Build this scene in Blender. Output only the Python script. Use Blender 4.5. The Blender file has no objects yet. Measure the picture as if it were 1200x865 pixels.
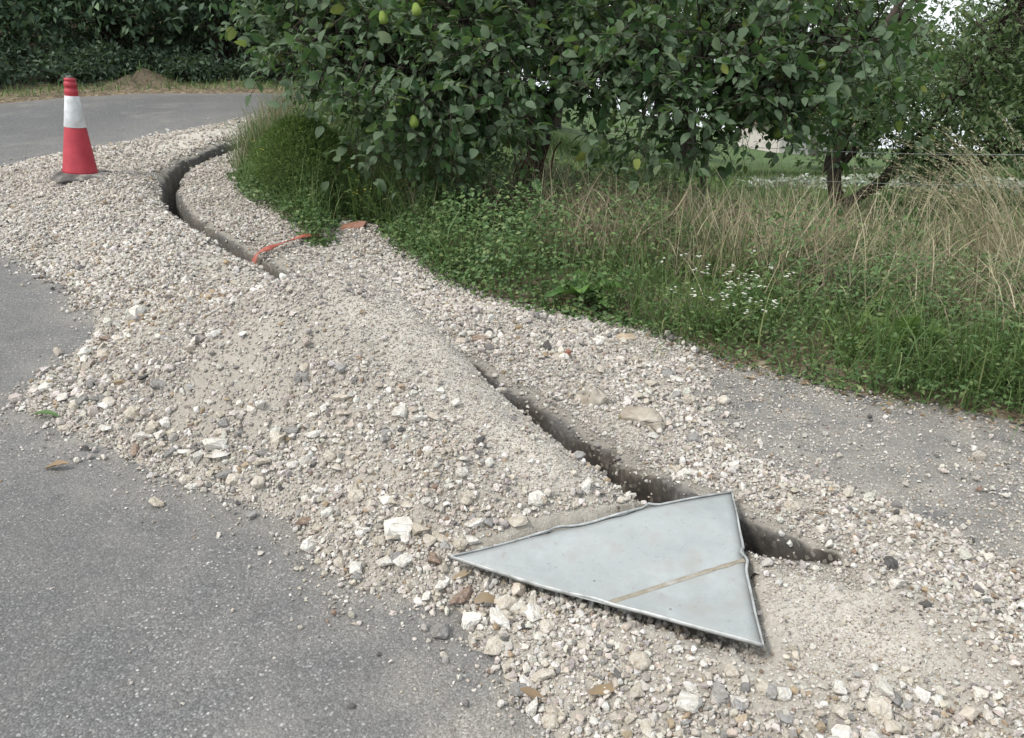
import bpy, bmesh, math, random
import numpy as np
from mathutils import Vector, Matrix, Euler

random.seed(7)
rng = np.random.default_rng(11)
scene = bpy.context.scene
COL = scene.collection
R = math.radians

# ------------------------------------------------------------------ camera, sky, sun, exposure
cam_data = bpy.data.cameras.new('camera')
cam = bpy.data.objects.new('camera', cam_data)
COL.objects.link(cam)
cam.location = (0.0, 0.0, 1.55)
cam.rotation_euler = (R(90 - 22.88), 0, 0)
cam_data.sensor_width = 36.0
cam_data.sensor_fit = 'HORIZONTAL'
cam_data.lens = 27.9
cam_data.clip_start = 0.05
cam_data.clip_end = 3000
scene.camera = cam

SUN_EL, SUN_AZ = 52.0, -118.0          # azimuth clockwise from +Y (negative = to the left)
world = bpy.data.worlds.new('World')
scene.world = world
world.use_nodes = True
wn = world.node_tree
wn.nodes.clear()
sky = wn.nodes.new('ShaderNodeTexSky')
sky.sky_type = 'NISHITA'
sky.sun_disc = False
sky.sun_elevation = R(SUN_EL)
sky.sun_rotation = R(SUN_AZ)
sky.dust_density = 3.0
sky.air_density = 1.0
sky.ozone_density = 1.0
mixw = wn.nodes.new('ShaderNodeMixRGB')          # thin even cloud over the blue
mixw.inputs[0].default_value = 0.72
mixw.inputs[2].default_value = (9.6, 10.2, 10.6, 1)
bg = wn.nodes.new('ShaderNodeBackground')
bg.inputs[1].default_value = 0.088
wo = wn.nodes.new('ShaderNodeOutputWorld')
wn.links.new(sky.outputs[0], mixw.inputs[1])
wn.links.new(mixw.outputs[0], bg.inputs[0])
wn.links.new(bg.outputs[0], wo.inputs[0])

sun_data = bpy.data.lights.new('sun', 'SUN')
sun_data.energy = 1.5
sun_data.angle = R(10)
sun_data.color = (1.0, 0.96, 0.90)
sun = bpy.data.objects.new('sun', sun_data)
COL.objects.link(sun)
sd_ = Vector((math.sin(R(SUN_AZ)) * math.cos(R(SUN_EL)), math.cos(R(SUN_AZ)) * math.cos(R(SUN_EL)), math.sin(R(SUN_EL))))
sun.rotation_euler = sd_.to_track_quat('Z', 'Y').to_euler()
sun.location = (-6, -3, 12)

scene.view_settings.view_transform = 'Standard'
scene.view_settings.look = 'None'
scene.view_settings.gamma = 1.0
scene.view_settings.exposure = 0.88
scene.view_settings.use_curve_mapping = False

# ------------------------------------------------------------------ numeric helpers
def sp(v, k=1.0):
    return np.log1p(np.exp(np.clip(v / k, -40, 40))) * k + np.maximum(v - 40 * k, 0)

def sst(a, b, v):
    t = np.clip((v - a) / (b - a), 0, 1)
    return t * t * (3 - 2 * t)

def _hash(ix, iy, seed):
    h = (ix.astype(np.int64) * 374761393 + iy.astype(np.int64) * 668265263 + seed * 974711) & 0xffffffff
    h = ((h ^ (h >> 13)) * 1274126177) & 0xffffffff
    h = h ^ (h >> 16)
    return (h & 0xffffff) / float(0xffffff)

def vnoise(x, y, seed=0):
    ix = np.floor(x); iy = np.floor(y)
    fx = x - ix; fy = y - iy
    fx = fx * fx * (3 - 2 * fx); fy = fy * fy * (3 - 2 * fy)
    a = _hash(ix, iy, seed); b = _hash(ix + 1, iy, seed)
    c = _hash(ix, iy + 1, seed); d = _hash(ix + 1, iy + 1, seed)
    return (a * (1 - fx) + b * fx) * (1 - fy) + (c * (1 - fx) + d * fx) * fy - 0.5

def fbm(x, y, f=1.0, o=4, seed=0):
    s = np.zeros_like(x, dtype=float); a = 1.0
    for k in range(o):
        s += a * vnoise(x * f + 17.3 * k, y * f - 9.1 * k, seed + k)
        f *= 2.03; a *= 0.5
    return s

def seg_dist(x, y, pts, closed=False, extra=None):
    """distance to a polyline, and the value of `extra` (per point) interpolated at the closest place"""
    x = np.asarray(x, float); y = np.asarray(y, float)
    best = np.full(x.shape, 1e9); ev = np.zeros(x.shape)
    n = len(pts)
    for i in range(n if closed else n - 1):
        ax, ay = pts[i][:2]; bx, by = pts[(i + 1) % n][:2]
        dx, dy = bx - ax, by - ay
        t = np.clip(((x - ax) * dx + (y - ay) * dy) / (dx * dx + dy * dy + 1e-12), 0, 1)
        d = np.hypot(x - ax - t * dx, y - ay - t * dy)
        m = d < best
        best = np.where(m, d, best)
        if extra is not None:
            e = extra[i] + (extra[(i + 1) % n] - extra[i]) * t
            ev = np.where(m, e, ev)
    return (best, ev) if extra is not None else best

def seg_side(x, y, pts):
    """signed distance to a polyline: positive on the left of its run"""
    best = np.full(np.shape(x), 1e9); sg = np.ones(np.shape(x))
    for (ax, ay), (bx, by) in zip(pts[:-1], pts[1:]):
        dx, dy = bx - ax, by - ay
        t = np.clip(((x - ax) * dx + (y - ay) * dy) / (dx * dx + dy * dy + 1e-12), 0, 1)
        d = np.hypot(x - ax - t * dx, y - ay - t * dy)
        m = d < best
        best = np.where(m, d, best); sg = np.where(m, np.sign(dx * (y - ay) - dy * (x - ax)), sg)
    return best * sg

def inside(x, y, pts):
    c = np.zeros(np.shape(x), bool); n = len(pts)
    for i in range(n):
        ax, ay = pts[i]; bx, by = pts[(i + 1) % n]
        if ay == by: continue
        c ^= ((ay > y) != (by > y)) & (x < (bx - ax) * (y - ay) / (by - ay) + ax)
    return c

def sdist(x, y, pts):
    d = seg_dist(x, y, pts, True)
    return np.where(inside(x, y, pts), d, -d)

def smooth_line(pts, n=4):
    out = []
    P = [np.array(p, float) for p in pts]
    for i in range(len(P) - 1):
        p0 = P[max(i - 1, 0)]; p1 = P[i]; p2 = P[i + 1]; p3 = P[min(i + 2, len(P) - 1)]
        for k in range(n):
            t = k / n
            out.append(0.5 * ((2 * p1) + (-p0 + p2) * t + (2 * p0 - 5 * p1 + 4 * p2 - p3) * t * t + (-p0 + 3 * p1 - 3 * p2 + p3) * t ** 3))
    out.append(P[-1])
    return [tuple(p) for p in out]

# ------------------------------------------------------------------ the lie of the land
def zb(x, y):
    L = .085 * sp(y - 4, .6) - .06 * sp(y - 12.5, .8)
    Rr = -.1 * sp(y - 5.5, .6) - .03 * sp(y - 12, .8)
    k = np.maximum(0, y - 9) * .5
    w = sst(-2.2 - k, 1.2 + k, x)
    return L * (1 - w) + Rr * w

VEG = [(-2.92, 11.16), (-3.0, 9.97), (-2.86, 8.5), (-2.72, 7.65), (-2.32, 6.9), (-1.84, 6.28), (-1.44, 5.62), (-1.31, 5.75),
       (-1.40, 6.3), (-1.05, 6.3), (-0.9, 5.8), (-0.52, 5.12), (-0.21, 4.72), (0.2, 4.48), (0.5, 4.35), (0.88, 4.01), (1.12, 3.73),
       (1.44, 3.49), (1.59, 3.37), (1.91, 3.2), (2.2, 3.04)]
FAR = [(-20, 4), (-12, 8.6), (-9, 10.6), (-7.21, 11.74), (-6.52, 12.4), (-5.67, 12.85), (-4.41, 12.85), (-3.3, 13.1), (-2.4, 13.7)]
PAVED = FAR + [(-1.9, 13.2), (-2.2, 12.2)] + VEG + [(3.5, 2.3), (6.5, 0.6), (9, -6), (-20, -6)]
TR = smooth_line([(-2.75, 9.6), (-3.0, 8.7), (-3.16, 7.84), (-2.99, 7.0), (-2.68, 6.36), (-2.2, 5.72), (-1.62, 5.06), (-1.05, 4.48),
                  (-0.39, 3.65), (-0.06, 3.18), (0.26, 2.71), (0.50, 2.39), (0.72, 2.19), (0.87, 2.08), (0.96, 2.02)], 3)
GRAV = [(0.1, 0.3), (0.08, 1.41), (0.0, 1.58), (-0.12, 1.84), (-0.5, 1.93), (-0.64, 2.18), (-1.0, 2.47), (-1.61, 2.78), (-2.2, 3.22), (-2.25, 3.55),
        (-2.22, 3.98), (-2.62, 4.61), (-3.3, 5.32), (-4.0, 5.7), (-5.0, 6.6), (-5.2, 7.6), (-5.03, 7.96), (-4.54, 8.67), (-4.2, 9.3), (-3.31, 10.71),
        (-2.95, 11.3), (-2.7, 11.2)] + [(x + .12, y + .1) for x, y in VEG[1:6]] + [(-1.48, 5.80), (-1.52, 6.0), (-1.52, 6.45), (-.98, 6.45)] + [(x + .12, y + .1) for x, y in VEG[10:16]] + [(1.0, 3.7), (0.9, 3.3), (0.99, 2.75), (1.25, 2.42), (1.5, 2.2), (2.2, 1.95), (3.6, 1.5), (3.6, 0.3)]
CREST = [(-4.2, 8.3, .06), (-3.75, 7.5, .10), (-3.2, 6.4, .12), (-2.6, 5.75, .09), (-2.2, 5.15, .04), (-1.8, 4.6, .03), (-1.4, 4.1, .09), (-1.04, 3.72, .36), (-0.80, 3.42, .53), (-0.50, 3.03, .45),
         (-0.16, 2.67, .30), (0.11, 2.36, .19), (0.28, 2.18, .08)]
SA, SB, SC = (np.array(v) for v in ((-0.185, 1.984, 0.10), (0.75, 2.325, 0.11), (0.633, 1.57, 0.10)))
SN = np.cross(SC - SA, SB - SA); SN = SN / np.linalg.norm(SN)
if SN[2] < 0: SN = -SN

def sign_plane(x, y):
    return SA[2] - (SN[0] * (x - SA[0]) + SN[1] * (y - SA[1])) / SN[2]

def gravel_thick(x, y):
    """thickness of the spread gravel over the tarmac (negative: none), and the trench distance"""
    s = sdist(x, y, GRAV) + .10 * fbm(x, y, 3.0, 3, 5) + .05 * fbm(x, y, 11.0, 2, 8)
    dc, hc = seg_dist(x, y, CREST, extra=[c[2] for c in CREST])
    cross = (x - 0) * .75 + (y - 3) * .65
    dt = seg_dist(x, y, TR)
    left = sst(.0, -.36, seg_side(x, y, TR))
    wide = .54 + .20 * sst(.1, .3, hc)
    mound = hc * np.exp(-(dc / wide) ** 2) * (.10 + .90 * left)
    mound = mound + .12 * np.exp(-((x + 2.75) / .5) ** 2 - ((y - 4.95) / .4) ** 2) + .10 * np.exp(-((x + 1.75) / .4) ** 2 - ((y - 3.85) / .3) ** 2)
    lump = .04 * fbm(x, y, 2.3, 4, 21) + .018 * fbm(x, y, 12.0, 3, 31)
    rs = sst(-.1, .12, seg_side(x, y, TR)) * sst(2.35, 2.7, y)
    base = (.035 + .03 * sst(0, .5, s)) * (1 - .5 * rs)
    lip = .03 * np.exp(-((dt - .17) / .1) ** 2) * (1 - .7 * rs)
    th = (base + mound + lump * (1 - .5 * rs) * sst(.05, .5, s) + lip) * (.35 * sst(-.03, .10, s) + .65 * sst(.0, .5, s)) - .035 * sst(.0, -.08, s) - .004
    nb = .022 * np.exp(-(((x - .55) / .45) ** 2 + ((y - 1.45) / .25) ** 2))
    th = th + nb * sst(0, .2, s)
    # the ground by the trench always stays gravelled
    th = np.where(dt < .55, np.maximum(th, .018 + .03 * (1 - .6 * rs) * np.exp(-(dt / .3) ** 2) + .006 * fbm(x, y, 20, 2, 3)), th)
    # under the sign
    ins = sdist(x, y, [tuple(SA[:2]), tuple(SB[:2]), tuple(SC[:2])])
    cap = sign_plane(x, y) - zb(x, y) - .048 - .03 * sst(0, .12, ins)
    th = np.where(ins > -.02, np.minimum(th, cap), th)
    return th, dt, s

def tri_wall(x, y):
    return .045 * fbm(x, y, 5.0, 3, 77) + .034 * fbm(x, y, 20.0, 3, 78)

def gravel_z(x, y):
    th, dt, s = gravel_thick(x, y)
    d = dt / ((.38 + .62 * sst(.98, .70, x)) * (1 - .26 * sst(4.2, 5.2, y))) + tri_wall(x, y)
    endf = sst(.97, .78, x) * .8 + .2
    endf = endf * (1 - .93 * sst(3.72, 3.95, y) * sst(4.56, 4.36, y) * (x > -2))
    endf = np.where(x > .97, .2 * sst(1.06, .97, x), endf)
    depth = (.36 + .05 * fbm(x, y, 4, 2, 9)) * endf
    carve = depth * sst(.092, .045, d) + .010 * endf * sst(.16, .09, d)
    return zb(x, y) + th - carve, th, d, s

def terrain_z(x, y):
    o = -sdist(x, y, PAVED) + .08 * fbm(x, y, 2.5, 3, 40)
    right = sst(-2.4, -.8, x)
    z = zb(x, y)
    lowf = np.where(o < 0, -.85 * sst(-.04, -.45, o), 0)
    bank = .045 * sst(-.02, .2, o) - .01
    bank += right * (.09 * sst(.1, 1.0, o)) * sst(14, 9, y)
    wood = (1 - right) * sst(11, 12.4, y) * (sst(0.2, 2.0, o) * .12 + .3 * np.clip(o - 3.2, 0, 9))  # rise behind the trees is added, shaped to block low sky light
    bank += wood
    und = fbm(x, y, .9, 4, 50) * .10 * sst(.2, 1.5, o)
    # spoil mound at the far roadside
    m = .13 * np.exp(-(((x + 6.05) / .55) ** 2 + ((y - 13.6) / .4) ** 2) ** 1.8) * (1 + 1.8 * fbm(x, y, 3.5, 4, 61)) - .12 * np.exp(-(((x + 5.85) / .16) ** 2 + ((y - 13.35) / .14) ** 2))
    return z + lowf + bank + und + m

def zone_fines(x, y):
    """where fine sand and dust lie instead of stones"""
    wob = .35 * fbm(x, y, 5, 3, 95)
    sd_t = seg_side(x, y, TR)
    f = sst(.10, .20, -sd_t) * sst(.70, .38, -sd_t + wob * .5) * sst(3.85, 3.4, y) * sst(2.1, 2.35, y)
    f = np.maximum(f, np.exp(-((x - .90) / .20) ** 2 - ((y - 1.68) / .30) ** 2))
    f = np.maximum(f, .8 * np.exp(-((x - .45) / .2) ** 2 - ((y - 2.95) / .25) ** 2))
    f = np.maximum(f, .8 * sst(.1, .3, -sd_t) * sst(1.3, .6, -sd_t) * sst(6.6, 7.6, y))
    f = np.maximum(f, .7 * np.exp(-((x + 2.1) / .25) ** 2 - ((y - 5.1) / .3) ** 2))
    return np.clip(f + .5 * wob * (f > .05), 0, 1)

# ------------------------------------------------------------------ objects
def tag(o, label=None, cat=None, group=None, kind=None):
    if label: o['label'] = label
    if cat: o['category'] = cat
    if group: o['group'] = group
    if kind: o['kind'] = kind
    return o

def obj(name, me, mat=None, parent=None):
    o = bpy.data.objects.new(name, me)
    COL.objects.link(o)
    if mat is not None and me is not None and len(me.materials) == 0:
        me.materials.append(mat)
    if parent is not None:
        o.parent = parent
    return o

def empty(name, loc, rz=0):
    o = bpy.data.objects.new(name, None)
    o.empty_display_size = .1
    COL.objects.link(o)
    o.location = loc; o.rotation_euler = (0, 0, rz)
    return o

def np_mesh(name, v, f, smooth=False, attrs=None):
    """v (N,3), f (M,k) with one k"""
    v = np.asarray(v, np.float32); f = np.asarray(f, np.int32)
    me = bpy.data.meshes.new(name)
    me.vertices.add(len(v)); me.vertices.foreach_set('co', v.ravel())
    k = f.shape[1]
    me.loops.add(f.size); me.loops.foreach_set('vertex_index', f.ravel())
    me.polygons.add(len(f))
    me.polygons.foreach_set('loop_start', np.arange(0, f.size, k, dtype=np.int32))
    me.polygons.foreach_set('loop_total', np.full(len(f), k, np.int32))
    if smooth:
        me.polygons.foreach_set('use_smooth', np.ones(len(f), bool))
    me.update(calc_edges=True)
    for nme, arr in (attrs or {}).items():
        arr = np.asarray(arr, np.float32)
        if arr.ndim == 1:
            a = me.attributes.new(nme, 'FLOAT', 'POINT'); a.data.foreach_set('value', arr)
        else:
            a = me.attributes.new(nme, 'FLOAT_COLOR', 'POINT')
            c = np.ones((len(arr), 4), np.float32); c[:, :3] = arr
            a.data.foreach_set('color', c.ravel())
    return me

def grid_mesh(name, xs, ys, zf, keep=None, attrs=None):
    X, Y = np.meshgrid(xs, ys)
    Z = zf(X, Y) if callable(zf) else zf
    nx, ny = len(xs), len(ys)
    idx = np.arange(nx * ny).reshape(ny, nx)
    f = np.stack([idx[:-1, :-1], idx[:-1, 1:], idx[1:, 1:], idx[1:, :-1]], -1).reshape(-1, 4)
    if keep is not None:
        f = f[keep.ravel()]
    v = np.stack([X, Y, Z], -1).reshape(-1, 3)
    used = np.zeros(len(v), bool); used[f.ravel()] = True
    remap = np.cumsum(used) - 1
    at = {k: a.reshape(len(v), -1).squeeze()[used] for k, a in (attrs or {}).items()}
    return np_mesh(name, v[used], remap[f], True, at)

def bm_mesh(name, bm, smooth=False):
    me = bpy.data.meshes.new(name)
    bm.normal_update(); bm.to_mesh(me); bm.free()
    if smooth:
        for p in me.polygons: p.use_smooth = True
    return me

def tube_data(pts, radii, n=8, cap=True):
    P = [Vector(p) for p in pts]
    V = []; F = []
    up = Vector((0, 0, 1))
    prev = None
    for i, p in enumerate(P):
        t = (P[min(i + 1, len(P) - 1)] - P[max(i - 1, 0)])
        if t.length < 1e-9: t = Vector((0, 0, 1))
        t.normalize()
        if prev is None:
            a = t.orthogonal().normalized()
        else:
            a = (prev - t * prev.dot(t))
            a = a.normalized() if a.length > 1e-6 else t.orthogonal().normalized()
        prev = a
        b = t.cross(a)
        for k in range(n):
            an = 2 * math.pi * k / n
            V.append(p + (a * math.cos(an) + b * math.sin(an)) * radii[i])
    for i in range(len(P) - 1):
        for k in range(n):
            k2 = (k + 1) % n
            F.append((i * n + k, i * n + k2, (i + 1) * n + k2, (i + 1) * n + k))
    if cap:
        V.append(P[0]); V.append(P[-1])
        c0, c1 = len(V) - 2, len(V) - 1
        e = (len(P) - 1) * n
        for k in range(n):
            F.append((c0, (k + 1) % n, k, k))
            F.append((c1, e + k, e + (k + 1) % n, e + (k + 1) % n))
    return V, F

class MB:
    """collects shapes into one mesh"""
    def __init__(s): s.v = []; s.f = []
    def add(s, V, F):
        o = len(s.v); s.v += [tuple(p) for p in V]
        for f in F:
            g = []
            for i in f:
                if not g or g[-1] != i + o: g.append(i + o)
            if g[0] == g[-1]: g = g[:-1]
            s.f.append(tuple(g))
        return s
    def tube(s, pts, radii, n=8): return s.add(*tube_data(pts, radii, n))
    def box(s, lo, hi):
        x0, y0, z0 = lo; x1, y1, z1 = hi
        V = [(x0, y0, z0), (x1, y0, z0), (x1, y1, z0), (x0, y1, z0), (x0, y0, z1), (x1, y0, z1), (x1, y1, z1), (x0, y1, z1)]
        return s.add(V, [(0, 3, 2, 1), (4, 5, 6, 7), (0, 1, 5, 4), (1, 2, 6, 5), (2, 3, 7, 6), (3, 0, 4, 7)])
    def build(s, name, mat, parent=None, smooth=True):
        me = bpy.data.meshes.new(name); me.from_pydata(s.v, [], s.f); me.update()
        if smooth:
            for p in me.polygons: p.use_smooth = True
        return obj(name, me, mat, parent)

# ------------------------------------------------------------------ materials
class NT:
    def __init__(s, name):
        s.m = bpy.data.materials.new(name); s.m.use_nodes = True
        s.t = s.m.node_tree; s.t.nodes.clear()
        s.out = s.n('ShaderNodeOutputMaterial')
    def n(s, kind, **kw):
        nd = s.t.nodes.new(kind)
        for k, v in kw.items(): setattr(nd, k, v)
        return nd
    def l(s, a, b): s.t.links.new(a, b)
    def bsdf(s, rough=.8, spec=.3, color=None):
        b = s.n('ShaderNodeBsdfPrincipled')
        b.inputs['Roughness'].default_value = rough
        b.inputs['Specular IOR Level'].default_value = spec
        if color is not None: b.inputs['Base Color'].default_value = (*color, 1)
        s.l(b.outputs[0], s.out.inputs[0]); s.b = b
        return b
    def pos(s): return s.n('ShaderNodeTexCoord').outputs['Object']
    def gpos(s): return s.n('ShaderNodeNewGeometry').outputs['Position']
    def noise(s, scale, detail=4, vec=None, rough=.55):
        n = s.n('ShaderNodeTexNoise'); n.inputs['Scale'].default_value = scale
        n.inputs['Detail'].default_value = detail; n.inputs['Roughness'].default_value = rough
        if vec is not None: s.l(vec, n.inputs['Vector'])
        return n.outputs[0]
    def voro(s, scale, vec=None, feature='F1', out='Distance'):
        n = s.n('ShaderNodeTexVoronoi'); n.feature = feature; n.inputs['Scale'].default_value = scale
        if vec is not None: s.l(vec, n.inputs['Vector'])
        return n.outputs[out]
    def ramp(s, fac, stops, interp='LINEAR'):
        r = s.n('ShaderNodeValToRGB'); r.color_ramp.interpolation = interp
        e = r.color_ramp.elements
        while len(e) < len(stops): e.new(0.5)
        for i, (p, c) in enumerate(stops):
            e[i].position = p
            c = (c, c, c) if isinstance(c, (int, float)) else c
            e[i].color = (*c, 1)
        s.l(fac, r.inputs[0])
        return r.outputs[0]
    def mix(s, fac, a, b, mode='MIX'):
        m = s.n('ShaderNodeMixRGB'); m.blend_type = mode
        for i, v in ((0, fac), (1, a), (2, b)):
            if isinstance(v, (int, float)): m.inputs[i].default_value = v if i == 0 else (v, v, v, 1)
            elif isinstance(v, tuple): m.inputs[i].default_value = (*v, 1)
            else: s.l(v, m.inputs[i])
        return m.outputs[0]
    def math(s, op, a, b=None):
        m = s.n('ShaderNodeMath'); m.operation = op
        for i, v in ((0, a), (1, b)):
            if v is None: continue
            if isinstance(v, (int, float)): m.inputs[i].default_value = v
            else: s.l(v, m.inputs[i])
        return m.outputs[0]
    def attr(s, name, kind='GEOMETRY', out='Fac'):
        a = s.n('ShaderNodeAttribute'); a.attribute_name = name; a.attribute_type = kind
        return a.outputs[out]
    def bump(s, h, strength=.5, dist=.01):
        b = s.n('ShaderNodeBump'); b.inputs['Strength'].default_value = strength; b.inputs['Distance'].default_value = dist
        s.l(h, b.inputs['Height']); s.l(b.outputs[0], s.b.inputs['Normal'])
    def color(s, c): s.l(c, s.b.inputs['Base Color'])

def mat_asphalt():
    t = NT('asphalt'); t.bsdf(.92, .25); p0 = t.gpos()
    wob = t.n('ShaderNodeTexNoise'); wob.inputs['Scale'].default_value = 90; t.l(p0, wob.inputs['Vector'])
    add = t.n('ShaderNodeVectorMath'); add.operation = 'MULTIPLY_ADD'; t.l(wob.outputs['Color'], add.inputs[0]); add.inputs[1].default_value = (.009, .009, .009); t.l(p0, add.inputs[2])
    p = add.outputs[0]
    big = t.noise(.9, 5, p0)
    base = t.ramp(big, [(.3, (.150, .149, .148)), (.7, (.205, .203, .198))])
    # aggregate: every chipping has its own grey
    rnd = t.voro(150, p, out='Color')
    agg = t.ramp(rnd, [(.05, (.035, .036, .038)), (.35, (.10, .10, .102)), (.6, (.16, .16, .16)), (.8, (.24, .238, .232)), (.93, (.40, .395, .38)), (1, (.58, .57, .55))])
    c = t.mix(.62, base, agg)
    edge = t.voro(150, p)
    c = t.mix(t.ramp(edge, [(.40, 0.), (.75, .55)]), c, (.06, .06, .062))
    rnd2 = t.voro(62, p, out='Color'); cell2 = t.voro(62, p)
    dens = t.ramp(t.noise(1.7, 5, p0), [(.35, .15), (.62, 1.)])
    chip = t.math('MULTIPLY', t.math('MULTIPLY', t.ramp(cell2, [(.14, 1.), (.30, 0.)]), t.ramp(rnd2, [(.50, 0.), (.72, 1.)])), dens)
    c = t.mix(t.math('MULTIPLY', chip, .95), c, (.62, .61, .59))
    # worn darker wheel track
    c = t.mix(t.ramp(t.noise(.7, 5, p0), [(.38, .34), (.6, 0.)]), c, (.095, .094, .094))
    c = t.mix(t.math('MULTIPLY', t.ramp(t.noise(2.6, 6, p0), [(.55, 0.), (.72, .5)]), .8), c, (.27, .255, .23))
    dust = t.math('MULTIPLY', t.attr('dust'), t.ramp(t.noise(5, 6, p0), [(.28, .15), (.65, 1.)]))
    dustc = t.ramp(t.voro(210, p, out='Color'), [(.1, (.17, .155, .13)), (.6, (.30, .275, .24)), (.95, (.46, .435, .39))])
    c = t.mix(dust, c, dustc)
    t.color(c)
    h = t.math('ADD', t.math('MULTIPLY', rnd, .5), t.math('MULTIPLY', edge, -.9))
    t.bump(t.math('ADD', h, t.math('MULTIPLY', chip, .4)), .8, .004)
    return t.m

def mat_gravel_bed():
    t = NT('gravel_fines'); t.bsdf(.95, .15); p = t.gpos()
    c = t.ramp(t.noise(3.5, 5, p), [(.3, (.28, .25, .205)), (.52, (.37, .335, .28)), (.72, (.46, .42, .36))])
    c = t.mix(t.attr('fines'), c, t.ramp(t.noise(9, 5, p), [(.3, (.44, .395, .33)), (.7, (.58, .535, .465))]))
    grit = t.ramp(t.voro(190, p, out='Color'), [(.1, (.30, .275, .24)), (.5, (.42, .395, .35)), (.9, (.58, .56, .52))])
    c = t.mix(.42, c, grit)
    c = t.mix(t.math('MULTIPLY', t.ramp(t.voro(120, p), [(.0, .0), (.6, .5)]), t.math('SUBTRACT', 1.0, t.attr('fines'))), c, (.22, .20, .17))  # darker between the grit cells: shade of the gaps put into the colour
    # trench: tarmac edge, then dark soil
    soil = t.ramp(t.noise(14, 6, p), [(.3, (.03, .026, .022)), (.55, (.065, .056, .047)), (.75, (.13, .112, .092))])
    soil = t.mix(t.ramp(t.voro(70, p, out='Color'), [(.75, 0.), (.85, .55)]), soil, (.26, .24, .2))
    c = t.mix(t.attr('soil'), c, soil)
    c = t.mix(t.attr('cut'), c, t.ramp(t.noise(60, 4, p), [(.3, (.05, .05, .05)), (.7, (.16, .155, .15))]))
    t.color(c)
    h = t.math('ADD', t.math('MULTIPLY', t.voro(330, p), .7), t.noise(140, 5, p))
    t.bump(h, .5, .004)
    return t.m

def mat_terrain():
    t = NT('soil_and_grass'); t.bsdf(.95, .15); p = t.gpos()
    soil = t.ramp(t.noise(6, 6, p), [(.3, (.06, .047, .034)), (.7, (.14, .115, .085))])
    green = t.ramp(t.noise(1.3, 6, p), [(.3, (.055, .095, .03)), (.5, (.085, .135, .045)), (.72, (.14, .17, .075))])
    blade = t.noise(45, 4, p)
    green = t.mix(t.ramp(blade, [(.35, .6), (.6, 0.)]), green, (.03, .05, .018))
    c = t.mix(t.attr('green'), soil, green)
    lit = t.ramp(t.voro(26, p, out='Color'), [(.1, (.11, .08, .05)), (.6, (.22, .17, .11)), (.9, (.30, .26, .19))])
    c = t.mix(t.math('MULTIPLY', t.attr('litter'), t.ramp(t.noise(9, 3, p), [(.35, .2), (.6, 1.)])), c, lit)
    t.color(c)
    t.bump(t.noise(30, 6, p), .8, .03)
    return t.m

def mat_stone_inst():
    t = NT('crushed_stone'); t.bsdf(.88, .25); p = t.pos()
    c = t.attr('tone', 'INSTANCER', 'Color')
    n = t.noise(2.6, 5, p)
    c = t.mix(t.ramp(n, [(.35, .42), (.62, 0.)]), c, t.mix(1., c, (.60, .52, .42), 'MULTIPLY'))
    t.color(c); t.bump(t.noise(9, 4, p), .5, .08)
    return t.m

def mat_stone(name, a, b):
    t = NT(name); t.bsdf(.88, .25); p = t.pos()
    rnd = t.n('ShaderNodeObjectInfo').outputs['Random']
    c = t.mix(rnd, a, b)
    n = t.noise(2.3, 6, p)
    c = t.mix(t.ramp(n, [(.35, .55), (.62, 0.)]), c, t.mix(1., c, (.62, .54, .44), 'MULTIPLY'))
    c = t.mix(t.ramp(t.noise(9, 4, p), [(.5, 0.), (.75, .35)]), c, (.6, .58, .54))
    t.color(c); t.bump(t.noise(5, 6, p), .6, .06)
    return t.m

def mat_leaf(name, stops, back=None, trans=.22, rough=.5, spec=.35, transcol=(.16, .26, .05)):
    t = NT(name); t.bsdf(rough, spec)
    geo = t.n('ShaderNodeNewGeometry')
    r = t.math('FRACT', t.math('ADD', geo.outputs['Random Per Island'], t.n('ShaderNodeObjectInfo').outputs['Random']))
    c = t.ramp(r, stops)
    c = t.mix(t.ramp(t.noise(38, 3, t.gpos()), [(.4, .0), (.75, .35)]), c, t.mix(1., c, (1.5, 1.35, 1.0), 'MULTIPLY'))
    if back is not None:
        c = t.mix(t.math('MULTIPLY', geo.outputs['Backfacing'], .8), c, back)
    t.color(c)
    tr = t.n('ShaderNodeBsdfTranslucent'); t.l(t.mix(.5, c, transcol), tr.inputs[0])
    ms = t.n('ShaderNodeMixShader'); ms.inputs[0].default_value = trans
    t.l(t.b.outputs[0], ms.inputs[1]); t.l(tr.outputs[0], ms.inputs[2]); t.l(ms.outputs[0], t.out.inputs[0])
    return t.m

def mat_simple(name, stops, scale=8, rough=.85, spec=.25, bump=.4, dist=.01, metallic=0., stretch=None):
    t = NT(name); t.bsdf(rough, spec); p = t.pos()
    if stretch:
        mp = t.n('ShaderNodeMapping'); mp.inputs['Scale'].default_value = stretch; t.l(p, mp.inputs[0]); p = mp.outputs[0]
    n = t.noise(scale, 6, p)
    t.color(t.ramp(n, stops)); t.b.inputs['Metallic'].default_value = metallic
    if bump: t.bump(n, bump, dist)
    return t.m

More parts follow.
